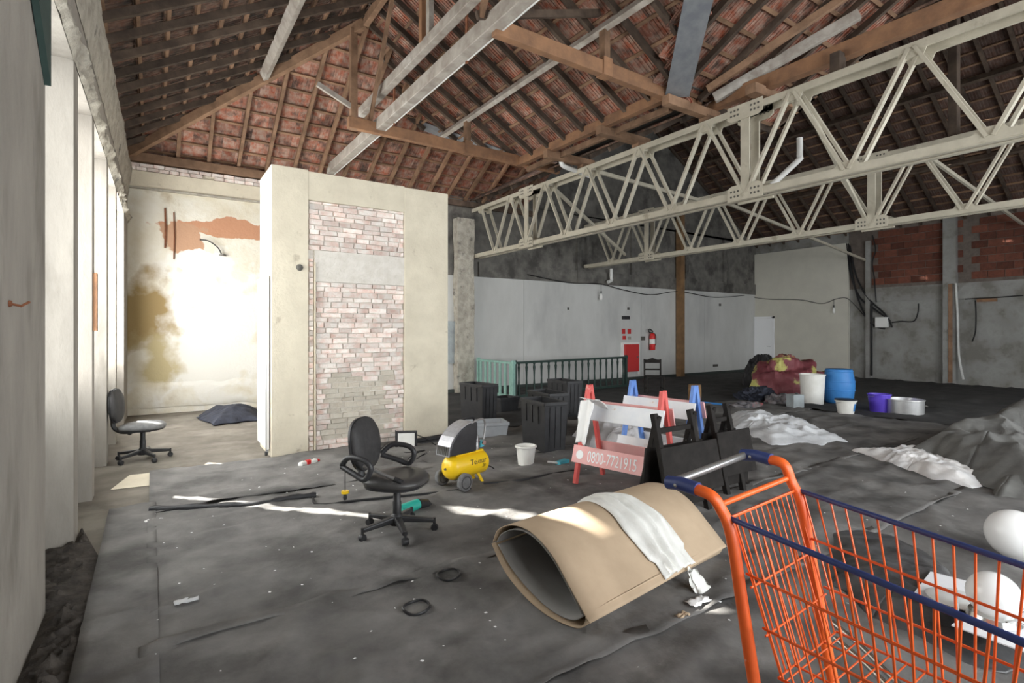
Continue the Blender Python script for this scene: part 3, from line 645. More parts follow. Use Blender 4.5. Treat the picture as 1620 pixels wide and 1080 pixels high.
# white drain pipes
def pipe(pts, r, label, name='drain_pipe', m='pvc_white', cat='pipe'):
    P = [Vector(p) for p in pts]; o = MB().tube([p-P[0] for p in P], r, 12).build(name, m, None, 50, loc=P[0]); return tag(o, label, cat)
q0 = PX(886, 233, 6.55); q1 = PX(888, 257, 6.6)
pipe(spline([q0, q0*.5+q1*.5, q1, q1+Vector((.12, 0, -.07)), q1+Vector((.75, -.0, -.14))], 6), .045, 'bent white drain pipe dropping from gutter onto near truss')
q = PX(1265, 218, 8.6); pipe(spline([q, q+Vector((0, 0, -.28)), q+Vector((0, .03, -.36)), q+Vector((-.15, .55, -.8))], 6), .045, 'bent white drain pipe behind the near truss splice')
q = PY(967, 425, 12.15); pipe(spline([q, q+Vector((0, 0, -.25)), q+Vector((0, 0, -.36)), q+Vector((-.14, 0, -.42))], 6), .05, 'short white drain elbow on the white back wall')
# ================================================================ THINGS
# ---- swivel chairs (built facing +x)
def swivel(loc, rz, label, arms, seat_m, back_tilt):
    t = thing('swivel_chair', label, 'chair', loc, rz, 'office swivel chairs')
    b = MB().lathe([(.0, .065), (.055, .065), (.06, .085), (.05, .13), (.035, .15), (0, .15)], 16); b.build('base_hub', 'plastic_black', t, 40)
    for k in range(5):
        a = 2*PI*k/5+.35; d = Vector((math.cos(a), math.sin(a), 0)); e = d*.29+Vector((0, 0, .085))
        MB().beam(Vector((0, 0, .11))+d*.03, e, .06, .05, taper=.65).build('base_arm', 'plastic_black', t, bevel=.01)
        c = MB().lathe([(0, -.024), (.024, -.024), (.030, -.012), (.030, .012), (.024, .024), (0, .024)], 14, e+Vector((0, 0, -.055)), Vector((-d.y, d.x, 0)))
        c.build('castor', 'plastic_black', t, 40); MB().lathe([(.012, -.03), (.012, .03)], 8, e+Vector((0, 0, -.01))).build('castor_stem', 'plastic_black', t, 40)
    MB().lathe([(.034, .13), (.034, .24), (.028, .25), (.028, .36)], 14).build('gas_column', 'plastic_black', t, 40)
    MB().beam((-.10, 0, .37), (.10, 0, .37), .14, .04).build('seat_plate', 'plastic_black', t)
    MB().tube([(.05, .06, .36), (.07, .20, .35), (.07, .23, .36)], .008, 6).build('height_lever', 'plastic_black', t, 50)
    MB().lathe([(.0, -.02), (.025, -.02), (.025, .03), (0, .03)], 10, (-.12, -.05, .35), (0, 1, 0)).build('knob', 'plastic_black', t, 40)
    def se(a, n=2.6): c, s = math.cos(a), math.sin(a); return (abs(c)**(2/n)*math.copysign(1, c), abs(s)**(2/n)*math.copysign(1, s))
    def pad(sx, sy, lay):
        m = MB(); n = 36
        for k, z, dish in lay: m.v += [Vector((se(2*PI*j/n)[0]*sx*k, se(2*PI*j/n)[1]*sy*k, z+dish*(se(2*PI*j/n)[0]*k)**2)) for j in range(n)]
        for i in range(len(lay)-1): m.f += [(i*n+j, i*n+(j+1) % n, (i+1)*n+(j+1) % n, (i+1)*n+j) for j in range(n)]
        m.f += [tuple(reversed(range(n))), tuple((len(lay)-1)*n+j for j in range(n))]; return m
    pad(.24, .245, [(.80, .385, 0), (.96, .395, 0), (1.0, .415, -.01), (.99, .44, -.015), (.92, .46, -.02), (.6, .465, -.02), (.2, .46, 0)]).build('seat', seat_m, t, 60)
    pad(.235, .24, [(.7, .375, 0), (.98, .38, 0), (1.0, .40, -.005)]).build('seat_shell', 'plastic_black', t, 50)
    MB().tube(spline([(-.08, 0, .36), (-.22, 0, .36), (-.30, 0, .42), (-.31, 0, .54), (-.29, 0, .64)], 6), .026, 8, flat=1.5).build('back_bar', 'plastic_black', t, 50)
    bk = pad(.20, .20, [(.85, -.035, 0), (1, -.02, 0), (1, .005, 0), (.93, .025, -.02), (.5, .032, -.02), (.15, .03, 0)])
    R = Matrix.Translation((-.265, 0, .685)) @ Matrix.Rotation(math.radians(90-back_tilt), 4, 'Y') ; bk.v = [R @ Vector((v.x*1.02, v.y, v.z)) for v in bk.v]
    bk.build('backrest', 'fabric_chair', t, 60)
    bs = pad(.205, .205, [(.8, -.05, 0), (1, -.035, 0), (1.01, -.015, 0)]); bs.v = [R @ Vector((v.x*1.02, v.y, v.z)) for v in bs.v]; bs.build('back_shell', 'plastic_black', t, 60)
    if arms:
        for s in (-1, 1):
            y = s*.235; z0 = .56; sh_ = -.10 if s < 0 else 0
            MB().tube(spline([(q[0]+sh_, q[1]+sh_*.3, q[2]) for q in [(-.24, y*.85, z0), (-.16, y, z0+.07), (-.02, y*1.08, z0+.06), (.03, y*1.08, z0), (-.02, y*1.08, z0-.08), (-.12, y, z0-.05), (-.24, y*.85, z0-.01)]], 6), .022, 8).build('armrest', 'plastic_black', t, 60)
        MB().tube([(-.17, -.21, .56), (.08, -.20, .475)], .014, 8).build('arm_bar', 'metal_grey', t, 50)
        MB().tube([(.08, -.20, .475), (.14, -.20, .455)], .02, 8).build('arm_clamp', 'plastic_black', t, 50)
    return t
CH = FL(628, 846)+Vector((0, 0, .022)); swivel(CH, math.radians(-48), 'black swivel chair with loop armrests and yellow tag', True, 'vinyl_seat', 8)
C2 = FL(226, 727); swivel(C2, math.radians(-14), 'armless black swivel chair with dusty seat against the left wall', False, 'rubber_grey', 4)
tg = FL(546, 775); tq = PY(546, 776, CH.y+.18)
tagth = thing('hanging_tag', 'yellow tag hanging on a cord from the chair armrest', 'tag', tq)
MB().tube([(0, 0, 0), (.0, 0, .15)], .003, 5).build('cord', 'cable_black', tagth); MB().lathe([(0, 0), (.03, .0), (.03, .02), (0, .02)], 10, (0, 0, -.02)).build('disc', 'yellow_paint', tagth, 40)
MB().lathe([(.012, -.07), (.018, -.05), (.008, -.02)], 8).build('bead', 'plastic_black', tagth, 40)
gj = thing('power_tool', 'green and black hand tool on the floor behind the armchair base', 'tool', FL(650, 815), .3)
MB().tube([(-.12, 0, .07), (.08, 0, .08)], [.05, .045], 12).build('body', 'green_plastic', gj, 40); MB().tube([(.08, 0, .08), (.2, .02, .05), (.26, .03, .02)], [.045, .04, .015], 10).build('nozzle', 'plastic_black', gj, 40)
MB().box(-.10, .10, -.05, .05, 0, .025).build('foot', 'plastic_black', gj)
# ---- compressor (tank along +x)
cp = thing('air_compressor', 'yellow tank air compressor with black shroud and two wheels', 'compressor', FL(738, 774, 0), math.radians(14))
cp.location = (2.655, 4.84, .02); cp.scale = (.9, .9, .9)
r = .135; L = .46
MB().lathe([(0, -.075), (.06, -.068), (.105, -.045), (r-.006, -.012), (r, 0), (r, L), (r-.006, L+.012), (.1, L+.045), (.05, L+.065), (0, L+.07)], 28, (-.20, 0, .235), (1, 0, 0)).build('tank', 'yellow_paint', cp, 50)
MB().lathe([(0, 0), (.012, 0), (.012, .015), (0, .015)], 8, (-.29, 0, .235), (1, 0, 0)).build('drain_boss', 'bolt_dark', cp, 40)
for s in (-1, 1):
    w_ = MB().lathe([(.055, -.028), (.09, -.028), (.10, -.018), (.10, .018), (.09, .028), (.055, .028)], 24, (-.16, s*.185, .10), (0, 1, 0)).build('wheel', 'rubber_grey', cp, 40)
    MB().lathe([(0, -.018), (.056, -.016), (.062, -.030), (.07, -.030), (.07, .030), (.062, .030), (.056, .016), (0, .018)], 20, (-.16, s*.185, .10), (0, 1, 0)).build('hub', 'plastic_black', w_, 40)
MB().tube([(-.16, -.19, .10), (-.16, .19, .10)], .012, 8).build('axle', 'metal_grey', cp, 40)
for s in (-1, 1): MB().beam((.16, s*.05, .13), (.22, s*.07, .012), .03, .03).build('foot', 'yellow_paint', cp)
MB().beam((.22, -.08, .012), (.22, .08, .012), .03, .024).build('foot_pad', 'rubber_grey', cp)
MB().prism([(-.25, 0), (.22, 0), (.22, .09), (-.25, .09)], (0, .05, .36), (1, 0, 0), (0, 1, 0), -.015).build('saddle_plate', 'yellow_paint', cp) if False else MB().box(-.18, .24, -.07, .07, .365, .385).build('saddle_plate', 'yellow_paint', cp)
sh = [(-.30, .0), (.10, .0), (.12, .20), (.12, .33)]+[(.10-.40*math.sin(a*PI/16), .33*math.cos(a*PI/16)) for a in range(1, 8)]
MB().prism(sh, (0, .10, .385), (1, 0, 0), (0, 0, 1), .20).build('shroud', 'plastic_black', cp, bevel=.012)
cv = MB(); crv = [(.10-.41*math.sin(a*PI/20), .34*math.cos(a*PI/20)) for a in range(1, 11)]
for a, b_ in zip(crv, crv[1:]): cv.add([(a[0], -.105, a[1]), (b_[0], -.105, b_[1]), (b_[0], .105, b_[1]), (a[0], .105, a[1])], [(0, 1, 2, 3)])
cv.v = [v+Vector((0, 0, .385)) for v in cv.v]; cv.build('shroud_cover', 'shroud_silver', cp, solid=-.012)
for i in range(7): MB().box(-.325, -.30, -.09+i*.028, -.078+i*.028, .40, .49).build('vent_slot', 'bolt_dark', cp)
MB().tube(spline([(.02, -.09, .71), (.14, -.09, .74), (.22, -.09, .73), (.25, -.09, .66), (.22, -.09, .50)], 6), .012, 8).build('handle', 'metal_grey', cp, 60)
MB().tube(spline([(.02, .09, .71), (.14, .09, .74), (.22, .09, .73), (.25, .09, .66), (.22, .09, .50)], 6), .012, 8).build('handle', 'plastic_black', cp, 60)
pp = MB().lathe([(0, 0), (.04, 0), (.04, .07), (.03, .09), (.03, .16), (0, .16)], 14, (.19, 0, .385)); pp.build('pump_head', 'metal_grey', cp, 40)
for s in (-.05, .05): MB().lathe([(0, 0), (.026, 0), (.026, .018), (0, .018)], 14, (.20, s-.06, .47), (0, -1, 0)).build('gauge', 'chrome', cp, 40)
MB().box(.23, .29, -.03, .03, .40, .47).build('outlet_valve', 'cyan_plastic', cp)
MB().tube(spline([(.30, -.05, .16), (.36, -.05, .16), (.42, -.07, .12)], 5), .007, 6).build('power_lead', 'cable_black', cp)
def on_tank(body, size, x, ang, sh_=.15):
    o = text(body, size, 'ink_black', cp, (0, 0, 0), (0, 0, 0), 'lettering', .0005, sh_)
    o.data.transform(Matrix.Translation((x, 0, 0)))
    for v in o.data.vertices:
        a = ang+v.co.y/r; rr = r+.0015+v.co.z; v.co = Vector((v.co.x, -rr*math.cos(a), .235+rr*math.sin(a)))
    return o
on_tank('Teknar', .085, -.02, .12); on_tank('20', .05, .16, -.24)
# ---- floodlight, cables and litter by the shaft
fd = thing('flood_light', 'black square floodlight with pale glass standing by the shaft', 'floodlight', FL(643, 711), math.radians(-28))
MB().box(-.14, .14, -.02, .05, .0, .25).build('housing', 'plastic_black', fd, bevel=.008); MB().box(-.11, .11, -.026, -.018, .045, .225).build('glass', 'lens_white', fd)
MB().box(-.15, -.14, -.0, .03, 0, .26).build('bracket', 'plastic_black', fd); MB().tube(spline([(.1, .05, .2), (.25, .12, .12), (.4, .1, .02)], 6), .007, 6).build('lead', 'cable_black', fd)
def cable(pts, r, label, name='cable', m='cable_black'):
    P = spline(pts, 8); o = MB().tube([p-P[0] for p in P], r, 6).build(name, m, None, 60, loc=P[0]); return tag(o, label, 'cable')
cable([FL(600, 712, .04), FL(607, 707, .02), FL(622, 703, .02), FL(640, 716, .02), FL(672, 712, .03)], .012, 'black cable running along the foot of the shaft')
cable([FL(672, 712, .05), FL(660, 716, .03), FL(646, 726, .02), FL(652, 731, .02), FL(664, 722, .03), FL(675, 716, .04)], .008, 'looped black cable beside the floodlight')
cable([FL(612, 731, .02), FL(640, 732, .02), FL(660, 726, .02), FL(690, 738, .02)], .006, 'thin black cable trailing toward the compressor')
cable([FL(495, 788, .03), FL(500, 797, .03), FL(525, 797, .03), FL(560, 792, .03), FL(690, 779, .03), FL(745, 772, .03)], .012, 'black hose crossing the floor under the armchair')
cable([FL(765, 765, .03), FL(820, 760, .03), FL(870, 750, .03), FL(908, 744, .03)], .014, 'black hose lying between compressor and red barrier')
pd = thing('tube_bundle', 'dark bundled tubes lying at the right foot of the shaft', 'tubes', FL(680, 703))
for i in range(4): MB().tube([(-.25, .02*i, .03+.035*(i % 2)), (.3, .05*i, .04+.035*(i % 2)), (.5, .06*i, .06)], .025, 8).build('tube', 'tarp_black', pd, 50)
lt = thing('plastic_bottle', 'crushed clear bottle with red label and cap on floor', 'bottle', FL(488, 736), .5)
MB().tube(spline([(-.13, 0, .03), (-.05, .01, .035), (.05, -.01, .03), (.1, 0, .03), (.13, 0, .03)], 4), [.02]+[.034, .03, .036, .028]*3+[.03, .024, .016, .014], 10).build('bottle_body', 'plastic_film', lt, 50)
MB().tube([(-.04, 0, .034), (.02, 0, .034)], .036, 10).build('bottle_label', 'red_plastic', lt, 50); MB().tube([(.13, 0, .03), (.16, 0, .03)], .017, 10).build('bottle_cap', 'red_plastic', lt, 40)
tag(MB().lathe([(0, 0), (.018, 0), (.018, .02), (0, .02)], 12).build('bottle_cap', 'red_plastic', None, 40, loc=FL(634, 747, .012)), 'loose red bottle cap on the floor behind the armchair', 'bottle cap')
for p, l in ((FL(710, 908, .036), 'black plastic ring on floor, the one farther from camera'), (FL(659, 960, .036), 'black plastic ring on floor, the one nearer to camera')):
    R_ = .075; tag(MB().tube([(R_*math.cos(a*PI/14), R_*math.sin(a*PI/14), .004*math.sin(a*.6)) for a in range(28)], .008, 6, closed=True).build('plastic_ring', 'plastic_black', None, 60, loc=p), l, 'ring')
def scrap(px, s, m, label, cat='scrap'):
    p = FL(*px, .026); b = MB()
    for _ in range(1): b.grid(lambda u, v: ((u-.5)*s*(1+.5*nz3(v*3+px[0], 1)), (v-.5)*s*.5*(1+.6*nz3(u*3, px[1])), .012*nz3(u*4, v*4, px[0])+.01), 6, 5)
    tag(b.build('paper_scrap', m, None, 40, loc=p, solid=.002), label, cat)
scrap((243, 824), .12, 'white_cloth', 'white paper scrap below the black fabric roll', 'paper'); scrap((295, 952), .12, 'tarp_silver', 'pale flattened scrap in the middle of the left floor', 'paper')
scrap((1105, 953), .15, 'white_cloth', 'white scrap lying between cardboard roll and cart', 'paper'); scrap((1080, 975), .08, 'cardboard', 'small brown scrap near the cardboard roll', 'paper')
scrap((272, 745), .10, 'white_cloth', 'small white scrap beside the armless chair', 'paper') if False else None
# ---- bins
def bin_(loc, rz, label, w_=.34, d_=.66, h_=.65, m='plastic_black', fill=None, ribs=True):
    t = thing('bin', label, 'bin', loc, rz, 'black rectangular plastic bins'); a, b_ = w_/2, d_/2; k = .9; th = .012
    m_ = MB(); o0 = [(-a*k, -b_*k, 0), (a*k, -b_*k, 0), (a*k, b_*k, 0), (-a*k, b_*k, 0)]; o1 = [(-a, -b_, h_), (a, -b_, h_), (a, b_, h_), (-a, b_, h_)]
    i1 = [(x-math.copysign(th, x), y-math.copysign(th, y), h_) for x, y, _ in o1]; i0 = [(x-math.copysign(th, x), y-math.copysign(th, y), .02) for x, y, _ in o0]
    m_.add(o0+o1+i1+i0, [(3, 2, 1, 0)]+[(i, (i+1) % 4, 4+(i+1) % 4, 4+i) for i in range(4)]+[(4+i, 4+(i+1) % 4, 8+(i+1) % 4, 8+i) for i in range(4)]+[(8+i, 8+(i+1) % 4, 12+(i+1) % 4, 12+i) for i in range(4)]+[(12, 13, 14, 15)])
    m_.build('shell', m, t)
    rm = MB(); e = .018
    for (x0, y0), (x1, y1) in zip([(-a, -b_), (a, -b_), (a, b_), (-a, b_)], [(a, -b_), (a, b_), (-a, b_), (-a, -b_)]): rm.beam((x0, y0, h_-.02), (x1, y1, h_-.02), e*1.6, .045)
    rm.build('rim', m, t, bevel=.005)
    if ribs:
        for i in range(-1, 2):
            MB().beam((-a*.96-.004, i*b_*.5, h_*.55), (-a-.002, i*b_*.5, h_-.06), .012, .02).build('rib', m, t)
            MB().beam((i*a*.5, -b_*k-.004, .05), (i*a*.5, -b_-.002, h_-.06), .012, .012).build('rib', m, t)
    return t
bin_((4.40, 5.80, .02), math.radians(-7), 'black plastic bin behind the white bucket, closest of the bins')
bin_((5.05, 6.55, .02), math.radians(-7), 'black plastic bin directly behind the closest bin')
bin_(FL(757, 664, .02), math.radians(8), 'black plastic bin beside the right edge of the shaft')
bin_(FL(893, 655, .02), math.radians(-4), 'black plastic bin before the dark railing')
cr = bin_(FL(797, 650, .02), .2, 'low black crate between bins before the green railing', .5, .36, .28, ribs=False); cr.name = 'crate'; cr['category'] = 'crate'; del cr['group']
tb = bin_(FL(766, 688, .02), math.radians(-18), 'translucent grey storage tub behind the compressor', .66, .42, .21, 'tub_clear', ribs=False); tb.name = 'storage_tub'; tb['category'] = 'tub'; del tb['group']
def pail(name, px, dia, h_, m, label, cat, taper=.78, rim=True, handle=True, bulge=0.0, lid=None):
    t = thing(name, label, cat, FL(px[0], px[1], .022)); R_ = dia/2; r0 = R_*taper; n = 10
    outer = [(r0+(R_-r0)*i/n+bulge*math.sin(PI*i/n), h_*i/n) for i in range(n+1)]; inner = [(a-.008, z if i else .012) for i, (a, z) in enumerate(outer)][::-1]
    b = MB().lathe([(0, 0)]+outer+inner+[(0, .012)], 32, cap=False); b.build('body', m, t, 50)
    if rim: MB().tube([((R_+.004)*math.cos(2*PI*j/32), (R_+.004)*math.sin(2*PI*j/32), h_-.012) for j in range(32)], .011, 6, True).build('rim', m, t, 60)
    if handle: MB().tube([((R_+.012)*math.cos(a*PI/14), (R_+.012)*math.sin(a*PI/14)*.97, h_-.03-.05*math.sin(a*PI/14)) for a in range(15)], .004, 6).build('bail_handle', 'metal_grey', t, 60)
    return t
pail('bucket', (832, 734), .235, .225, 'bin_white', 'white plastic bucket on the floor in front of black bins', 'bucket')
wb = pail('waste_bin', (1285, 638), .50, .64, 'bin_white', 'tall white round bin beside the blue drum', 'bin', .86, True, False)
dr = thing('drum', 'blue plastic drum beside the tall white bin', 'drum', FL(1327, 637, .02))
MB().lathe([(0, 0), (.24, 0), (.27, .03), (.285, .15), (.305, .32), (.31, .40), (.305, .48), (.28, .62), (.262, .69), (.262, .735), (.245, .745), (0, .735)], 36, cap=False).build('body', 'drum_blue', dr, 50)
for z, rr in ((.30, .306), (.48, .306), (.70, .266)): MB().tube([(rr*math.cos(2*PI*j/36), rr*math.sin(2*PI*j/36), z) for j in range(36)], .012, 6, True).build('hoop', 'drum_blue', dr, 60)
pl_ = pail('paint_pail', (1338, 654), .35, .26, 'bin_white', 'small white pail with blue print before the blue drum', 'pail', .75)
lb = MB()
for j in range(8):
    a0, a1 = math.radians(-100+j*8), math.radians(-92+j*8); R0 = lambda z: .1315+(.175-.1315)*z/.26+.003
    lb.add([(R0(z)*math.cos(a), R0(z)*math.sin(a), z) for z, a in ((.06, a0), (.06, a1), (.2, a1), (.2, a0))], [(0, 1, 2, 3)])
lb.build('printed_label', 'drum_blue', pl_)
MB().lathe([(0, 0), (.19, 0), (.19, .015), (0, .02)], 28, (0, 0, .262)).build('cover', 'plastic_black', pl_, 40)
pail('bucket', (1391, 651), .385, .35, 'purple_plastic', 'purple bucket beside the aluminium pot', 'bucket', .8)
pot = pail('cooking_pot', (1432, 654), .60, .28, 'aluminium', 'wide aluminium pot on the floor beside purple bucket', 'pot', .98, True, False)
for s in (-.08, .08):
    c_ = -math.radians(62); MB().tube([(.3*math.cos(c_+s*2)+.0, .3*math.sin(c_+s*2), .17), (.34*math.cos(c_+s*1.2), .34*math.sin(c_+s*1.2), .16), (.34*math.cos(c_+s*.4), .34*math.sin(c_+s*.4), .16), (.3*math.cos(c_+s*.2), .3*math.sin(c_+s*.2), .17)], .010, 6).build('handle', 'bolt_dark', pot, 60)
gc = thing('metal_can', 'square grey metal can beside the white bin', 'can', FL(1258, 644, .022), math.radians(-20))
MB().box(-.13, .13, -.11, .11, 0, .27).build('body', 'can_grey', gc, bevel=.015); MB().lathe([(0, 0), (.03, 0), (.03, .025), (0, .025)], 12, (.06, .03, .27)).build('cap', 'plastic_black', gc, 40)
br = thing('hand_brush', 'teal brush lying on the floor beside the white bucket', 'brush', FL(884, 735, .03), .3)
MB().tube([(-.1, .09, .04), (.0, .0, .02)], [.012, .014], 8).build('brush_handle', 'white_paint', br, 40); MB().box(-.02, .17, -.04, .04, 0, .04).build('brush_head', 'cyan_plastic', br, bevel=.006)
# ---- barricades (length along local -y .. +y, legs spread in x)
def barricade(A, B, label, leg_m, top_m, low_m, letters=None, hgt=1.0):
    A, B = Vector((*A, 0)), Vector((*B, 0)); c = (A+B)/2; d = B-A; t = thing('barricade', label, 'barricade', c+Vector((0, 0, .022)), math.atan2(d.y, d.x)); L = d.length/2
    for e in (-L, L):                                              # local x runs along the boards, -y is the far side
        for s in (-1, 1): MB().beam((e, s*.25, 0), (e, s*.012, hgt), .05, .04, (1, 0, 0)).build('leg', leg_m, t, bevel=.004)
    for s in (-1, 1):
        y = lambda z: s*(.25-.238*z/hgt)
        MB().beam((-L-.06, y(.74)+s*.028, .74), (L+.06, y(.74)+s*.028, .74), .018, .18, (0, -s*.28, 1)).build('upper_board', top_m if s < 0 else 'pink_paint', t, bevel=.003)
        b = MB().beam((-L-.06, y(.30)+s*.030, .30), (L+.06, y(.30)+s*.030, .30), .018, .18, (0, -s*.28, 1)).build('lower_board', low_m, t, bevel=.003)
        if letters and s < 0:
            o = text(letters, .16, 'ink_white', t, (-L+.13, y(.25)+s*.042, .245), (math.radians(90)-math.atan(.238/hgt), 0, 0), 'lettering', .001)
            o.scale = (.62, 1, 1)
            ph = MB().lathe([(.0, 0), (.045, 0), (.045, .002), (0, .002)], 18, (-L+.035, y(.30)+s*.042, .30), (0, s, .28)); ph.build('emblem_disc', 'ink_white', t)
    return t
barricade((3.88, 4.30), (4.06, 3.46), 'red sawhorse barricade with white lettering and cloth on top', 'red_paint', 'white_board', 'pink_paint', '0800-7721915')
barricade((4.66, 4.42), (4.74, 3.62), 'blue and white sawhorse barricade behind the red one', 'blue_paint', 'white_board', 'white_board')
cl = thing('hanging_cloth', 'white cloth hanging over the red barricade board', 'cloth', (3.70, 4.12, 0))
def clf(u, v):
    w_ = .10*(1-.25*v); z = .90-.42*v-.05*abs(u-.5); return (-.035*math.sin(u*9)*.4-.10*v-.01, -(u-.5)*2*w_+.02*nz3(u*4, v*4), z)
MB().grid(clf, 14, 16).build('drape', 'white_cloth', cl, 60, solid=.003)
MB().grid(lambda u, v: (-.02+.16*v+.01*nz3(u*5, v*5), -.02-(u-.5)*.26, .905-.10*v*v+.012*nz3(u*6, v*3)), 10, 10).build('fold', 'white_cloth', cl, 60, solid=.003)
# ---- black A-frame boards
def easel(x0, x1, Y, label, ztop):
    t = thing('board_stand', label, 'board stand', ((x0+x1)/2, Y, .022)); L = (x1-x0)/2
    bd = MB().beam((-L, -.115, .38), (L, -.115, .38), .025, .42, (0, .2, 1)).build('board', 'black_wood', t, bevel=.004)
    MB().beam((-L, .10, .36), (L, .10, .36), .02, .40, (0, -.12, 1)).build('rear_board', 'black_wood', t)
    for e in (-L+.06, L-.22):
        MB().beam((e, -.16, 0), (e, .04, ztop), .05, .05, (1, 0, 0)).build('front_leg', 'black_wood', t, bevel=.004); MB().beam((e+.03, .24, 0), (e+.03, .02, ztop-.02), .05, .05, (1, 0, 0)).build('rear_leg', 'black_wood', t, bevel=.004)
    MB().beam((-L+.06, .02, ztop-.15), (L-.22, .02, ztop-.15), .03, .04).build('cross_bar', 'black_wood', t); MB().beam((-L+.06, -.12, .12), (L-.10, -.12, .12), .03, .09).build('bottom_bar', 'black_wood', t)
    return t
easel(3.55, 4.31, 3.14, 'larger black board stand between red barricade and cart', .86); easel(4.54, 5.08, 3.30, 'smaller black board stand to the right of the larger one', .84)
# ---- sacks behind the barricade
def crumple(name, pxs, hgt, m, label, cat, seed, res=40, freq=2.6, z0=.02, world=None, peak=None, flatz=0.0):
    P = [Vector(p) for p in world] if world else [FL(x, y) for x, y in pxs]; c = sum(P, Vector())/len(P)
    # outline as star polygon around the centre
    A = [(math.atan2((p-c).y, (p-c).x), (p-c).length) for p in P]; A.sort()
    def rad(a):
        for (a0, r0), (a1, r1) in zip(A, A[1:]+[(A[0][0]+2*PI, A[0][1])]):
            aa = a if a >= a0 else a+2*PI
            if a0 <= aa <= a1:
                p0 = Vector((math.cos(a0), math.sin(a0)))*r0; p1 = Vector((math.cos(a1), math.sin(a1)))*r1; d = Vector((math.cos(aa), math.sin(aa)))
                e = p1-p0; den = d.x*e.y-d.y*e.x
                return (p0.x*e.y-p0.y*e.x)/den if abs(den) > 1e-9 else r0
        return A[0][1]
    def fn(u, v):
        a = 2*PI*u-PI; R_ = rad(a)*v*(1+.16*nz3(math.cos(a)*4, math.sin(a)*4, seed)*v*v); x, y = R_*math.cos(a), R_*math.sin(a)
        k = (1-v**3)
        V1 = noise.voronoi(Vector((x*freq, y*freq, seed)))[0]; V2 = noise.voronoi(Vector((x*freq*2.4+3, y*freq*2.4, seed)))[0]
        q = .9*V1[0]+.40*V2[0]+.5*nz3(x*freq*.5, y*freq*.5, seed+4)-.15
        z = z0+hgt*max(0.0, k*(.45+.55*q))+.03*hgt*nz3(x*freq*6, y*freq*6, seed)
        if peak:
            for px_, py_, ph, pr in peak: z += ph*math.exp(-((x+c.x-px_)**2+(y+c.y-py_)**2)/pr**2)*k**.5
        return (x, y, max(z, z0*.6))
    o = MB().grid(fn, res*3, res).build(name, m, None, 38, loc=(c.x, c.y, 0), solid=.003); return tag(o, label, cat)
crumple('plastic_sack', [(908, 690), (930, 668), (975, 662), (1010, 672), (1015, 700), (975, 712), (930, 712)], .42, 'sack_grey', 'pale grey crumpled plastic sack behind the red barricade', 'sack', 2.2, 36, 3.4)
crumple('plastic_sack', [(948, 715), (975, 690), (1015, 690), (1030, 712), (1000, 730)], .30, 'sack_grey', 'smaller grey sack under the red barricade boards', 'sack', 5.5, 30, 4)
# ---- sheets and tarps on the right
crumple('plastic_sheet', [(1150, 658), (1195, 655), (1225, 668), (1260, 668), (1335, 700), (1300, 708), (1220, 706), (1180, 690), (1160, 680)], .25, 'tarp_silver', 'crumpled silver-white plastic sheet beside the smaller black board', 'plastic sheet', 3.1, 54, 4.6)
crumple('plastic_sheet', [(1350, 716), (1410, 712), (1460, 715), (1510, 738), (1560, 760), (1548, 782), (1480, 762), (1400, 735)], .18, 'tarp_white', 'long white crumpled plastic sheet before the grey tarp', 'plastic sheet', 7.7, 54, 5.4)
crumple('tarpaulin', [(1440, 722), (1500, 700), (1560, 690), (1640, 680), (1760, 720), (1760, 800), (1640, 800), (1560, 772), (1500, 745)], .5, 'tarp_grey', 'large heap of stiff grey tarpaulin at the right edge', 'tarpaulin', 1.4, 56, 1.7,
        peak=[(FL(1545, 715).x, FL(1545, 715).y, .12, .35), (FL(1640, 705).x, FL(1640, 705).y, .35, .6)])
crumple('tarpaulin', [(1565, 745), (1600, 740), (1660, 745), (1680, 790), (1640, 805), (1575, 790)], .18, 'tarp_grey', 'folded end of grey tarpaulin nearest the cart', 'tarpaulin', 6.4, 34, 3.2)
crumple('rag_heap', [(308, 662), (335, 648), (372, 652), (412, 653), (412, 666), (380, 669), (340, 673)], .22, 'rag_navy', 'navy cloth heap on the floor at the peeling end wall', 'cloth', 9.2, 30, 2.2)
# ---- heap of belongings under a burgundy tarp
hp = FL(1262, 622); 
def mound(cx, cy, rx, ry, hgt, m, label, name, seed, rz=0.0, freq=1.8, rough=.25):
    def fn(u, v):
        a = 2*PI*u; th = v*PI/2; q = 1+rough*nz3(math.cos(a)*2*math.sin(th), math.sin(a)*2*math.sin(th), seed+th*2)+rough*.5*ridged(math.cos(a)*4, math.sin(a)*4, seed+th*4)*.6
        r_ = math.sin(th)**.8; x, y = rx*r_*math.cos(a)*q, ry*r_*math.sin(a)*q
        return (x*math.cos(rz)-y*math.sin(rz), x*math.sin(rz)+y*math.cos(rz), .015+hgt*math.cos(th)**.7*q*(1-.1*v) if v < 1 else .01)
    return tag(MB().grid(fn, 64, 28).build(name, m, None, 38, loc=(cx, cy, 0)), label, 'heap')
mound(hp.x-.1, hp.y+.25, .85, .7, .88, 'tarp_burgundy', 'high heap under a burgundy and yellow tarp before the door', 'covered_heap', 3.0, -.3)
mound(FL(1217, 612).x, FL(1217, 612).y+.2, .42, .5, .80, 'tarp_black', 'black bag pressed against the left of the burgundy heap', 'bag_heap', 8.0)
mound(FL(1295, 622).x+.25, FL(1295, 622).y+.35, .75, .5, .55, 'tarp_burgundy', 'lower burgundy tarp heap behind the white bin', 'covered_heap', 11.0, -.4)
mound(FL(1195, 632).x, FL(1195, 632).y, .50, .35, .26, 'rag_navy', 'dark clothes spilled before the burgundy heap', 'clothes_heap', 5.0, .3, rough=.5)
mound(FL(1236, 638).x, FL(1236, 638).y, .35, .25, .18, 'rag_mixed', 'pale and red rags between dark clothes and grey can', 'clothes_heap', 6.0, .1, rough=.5)
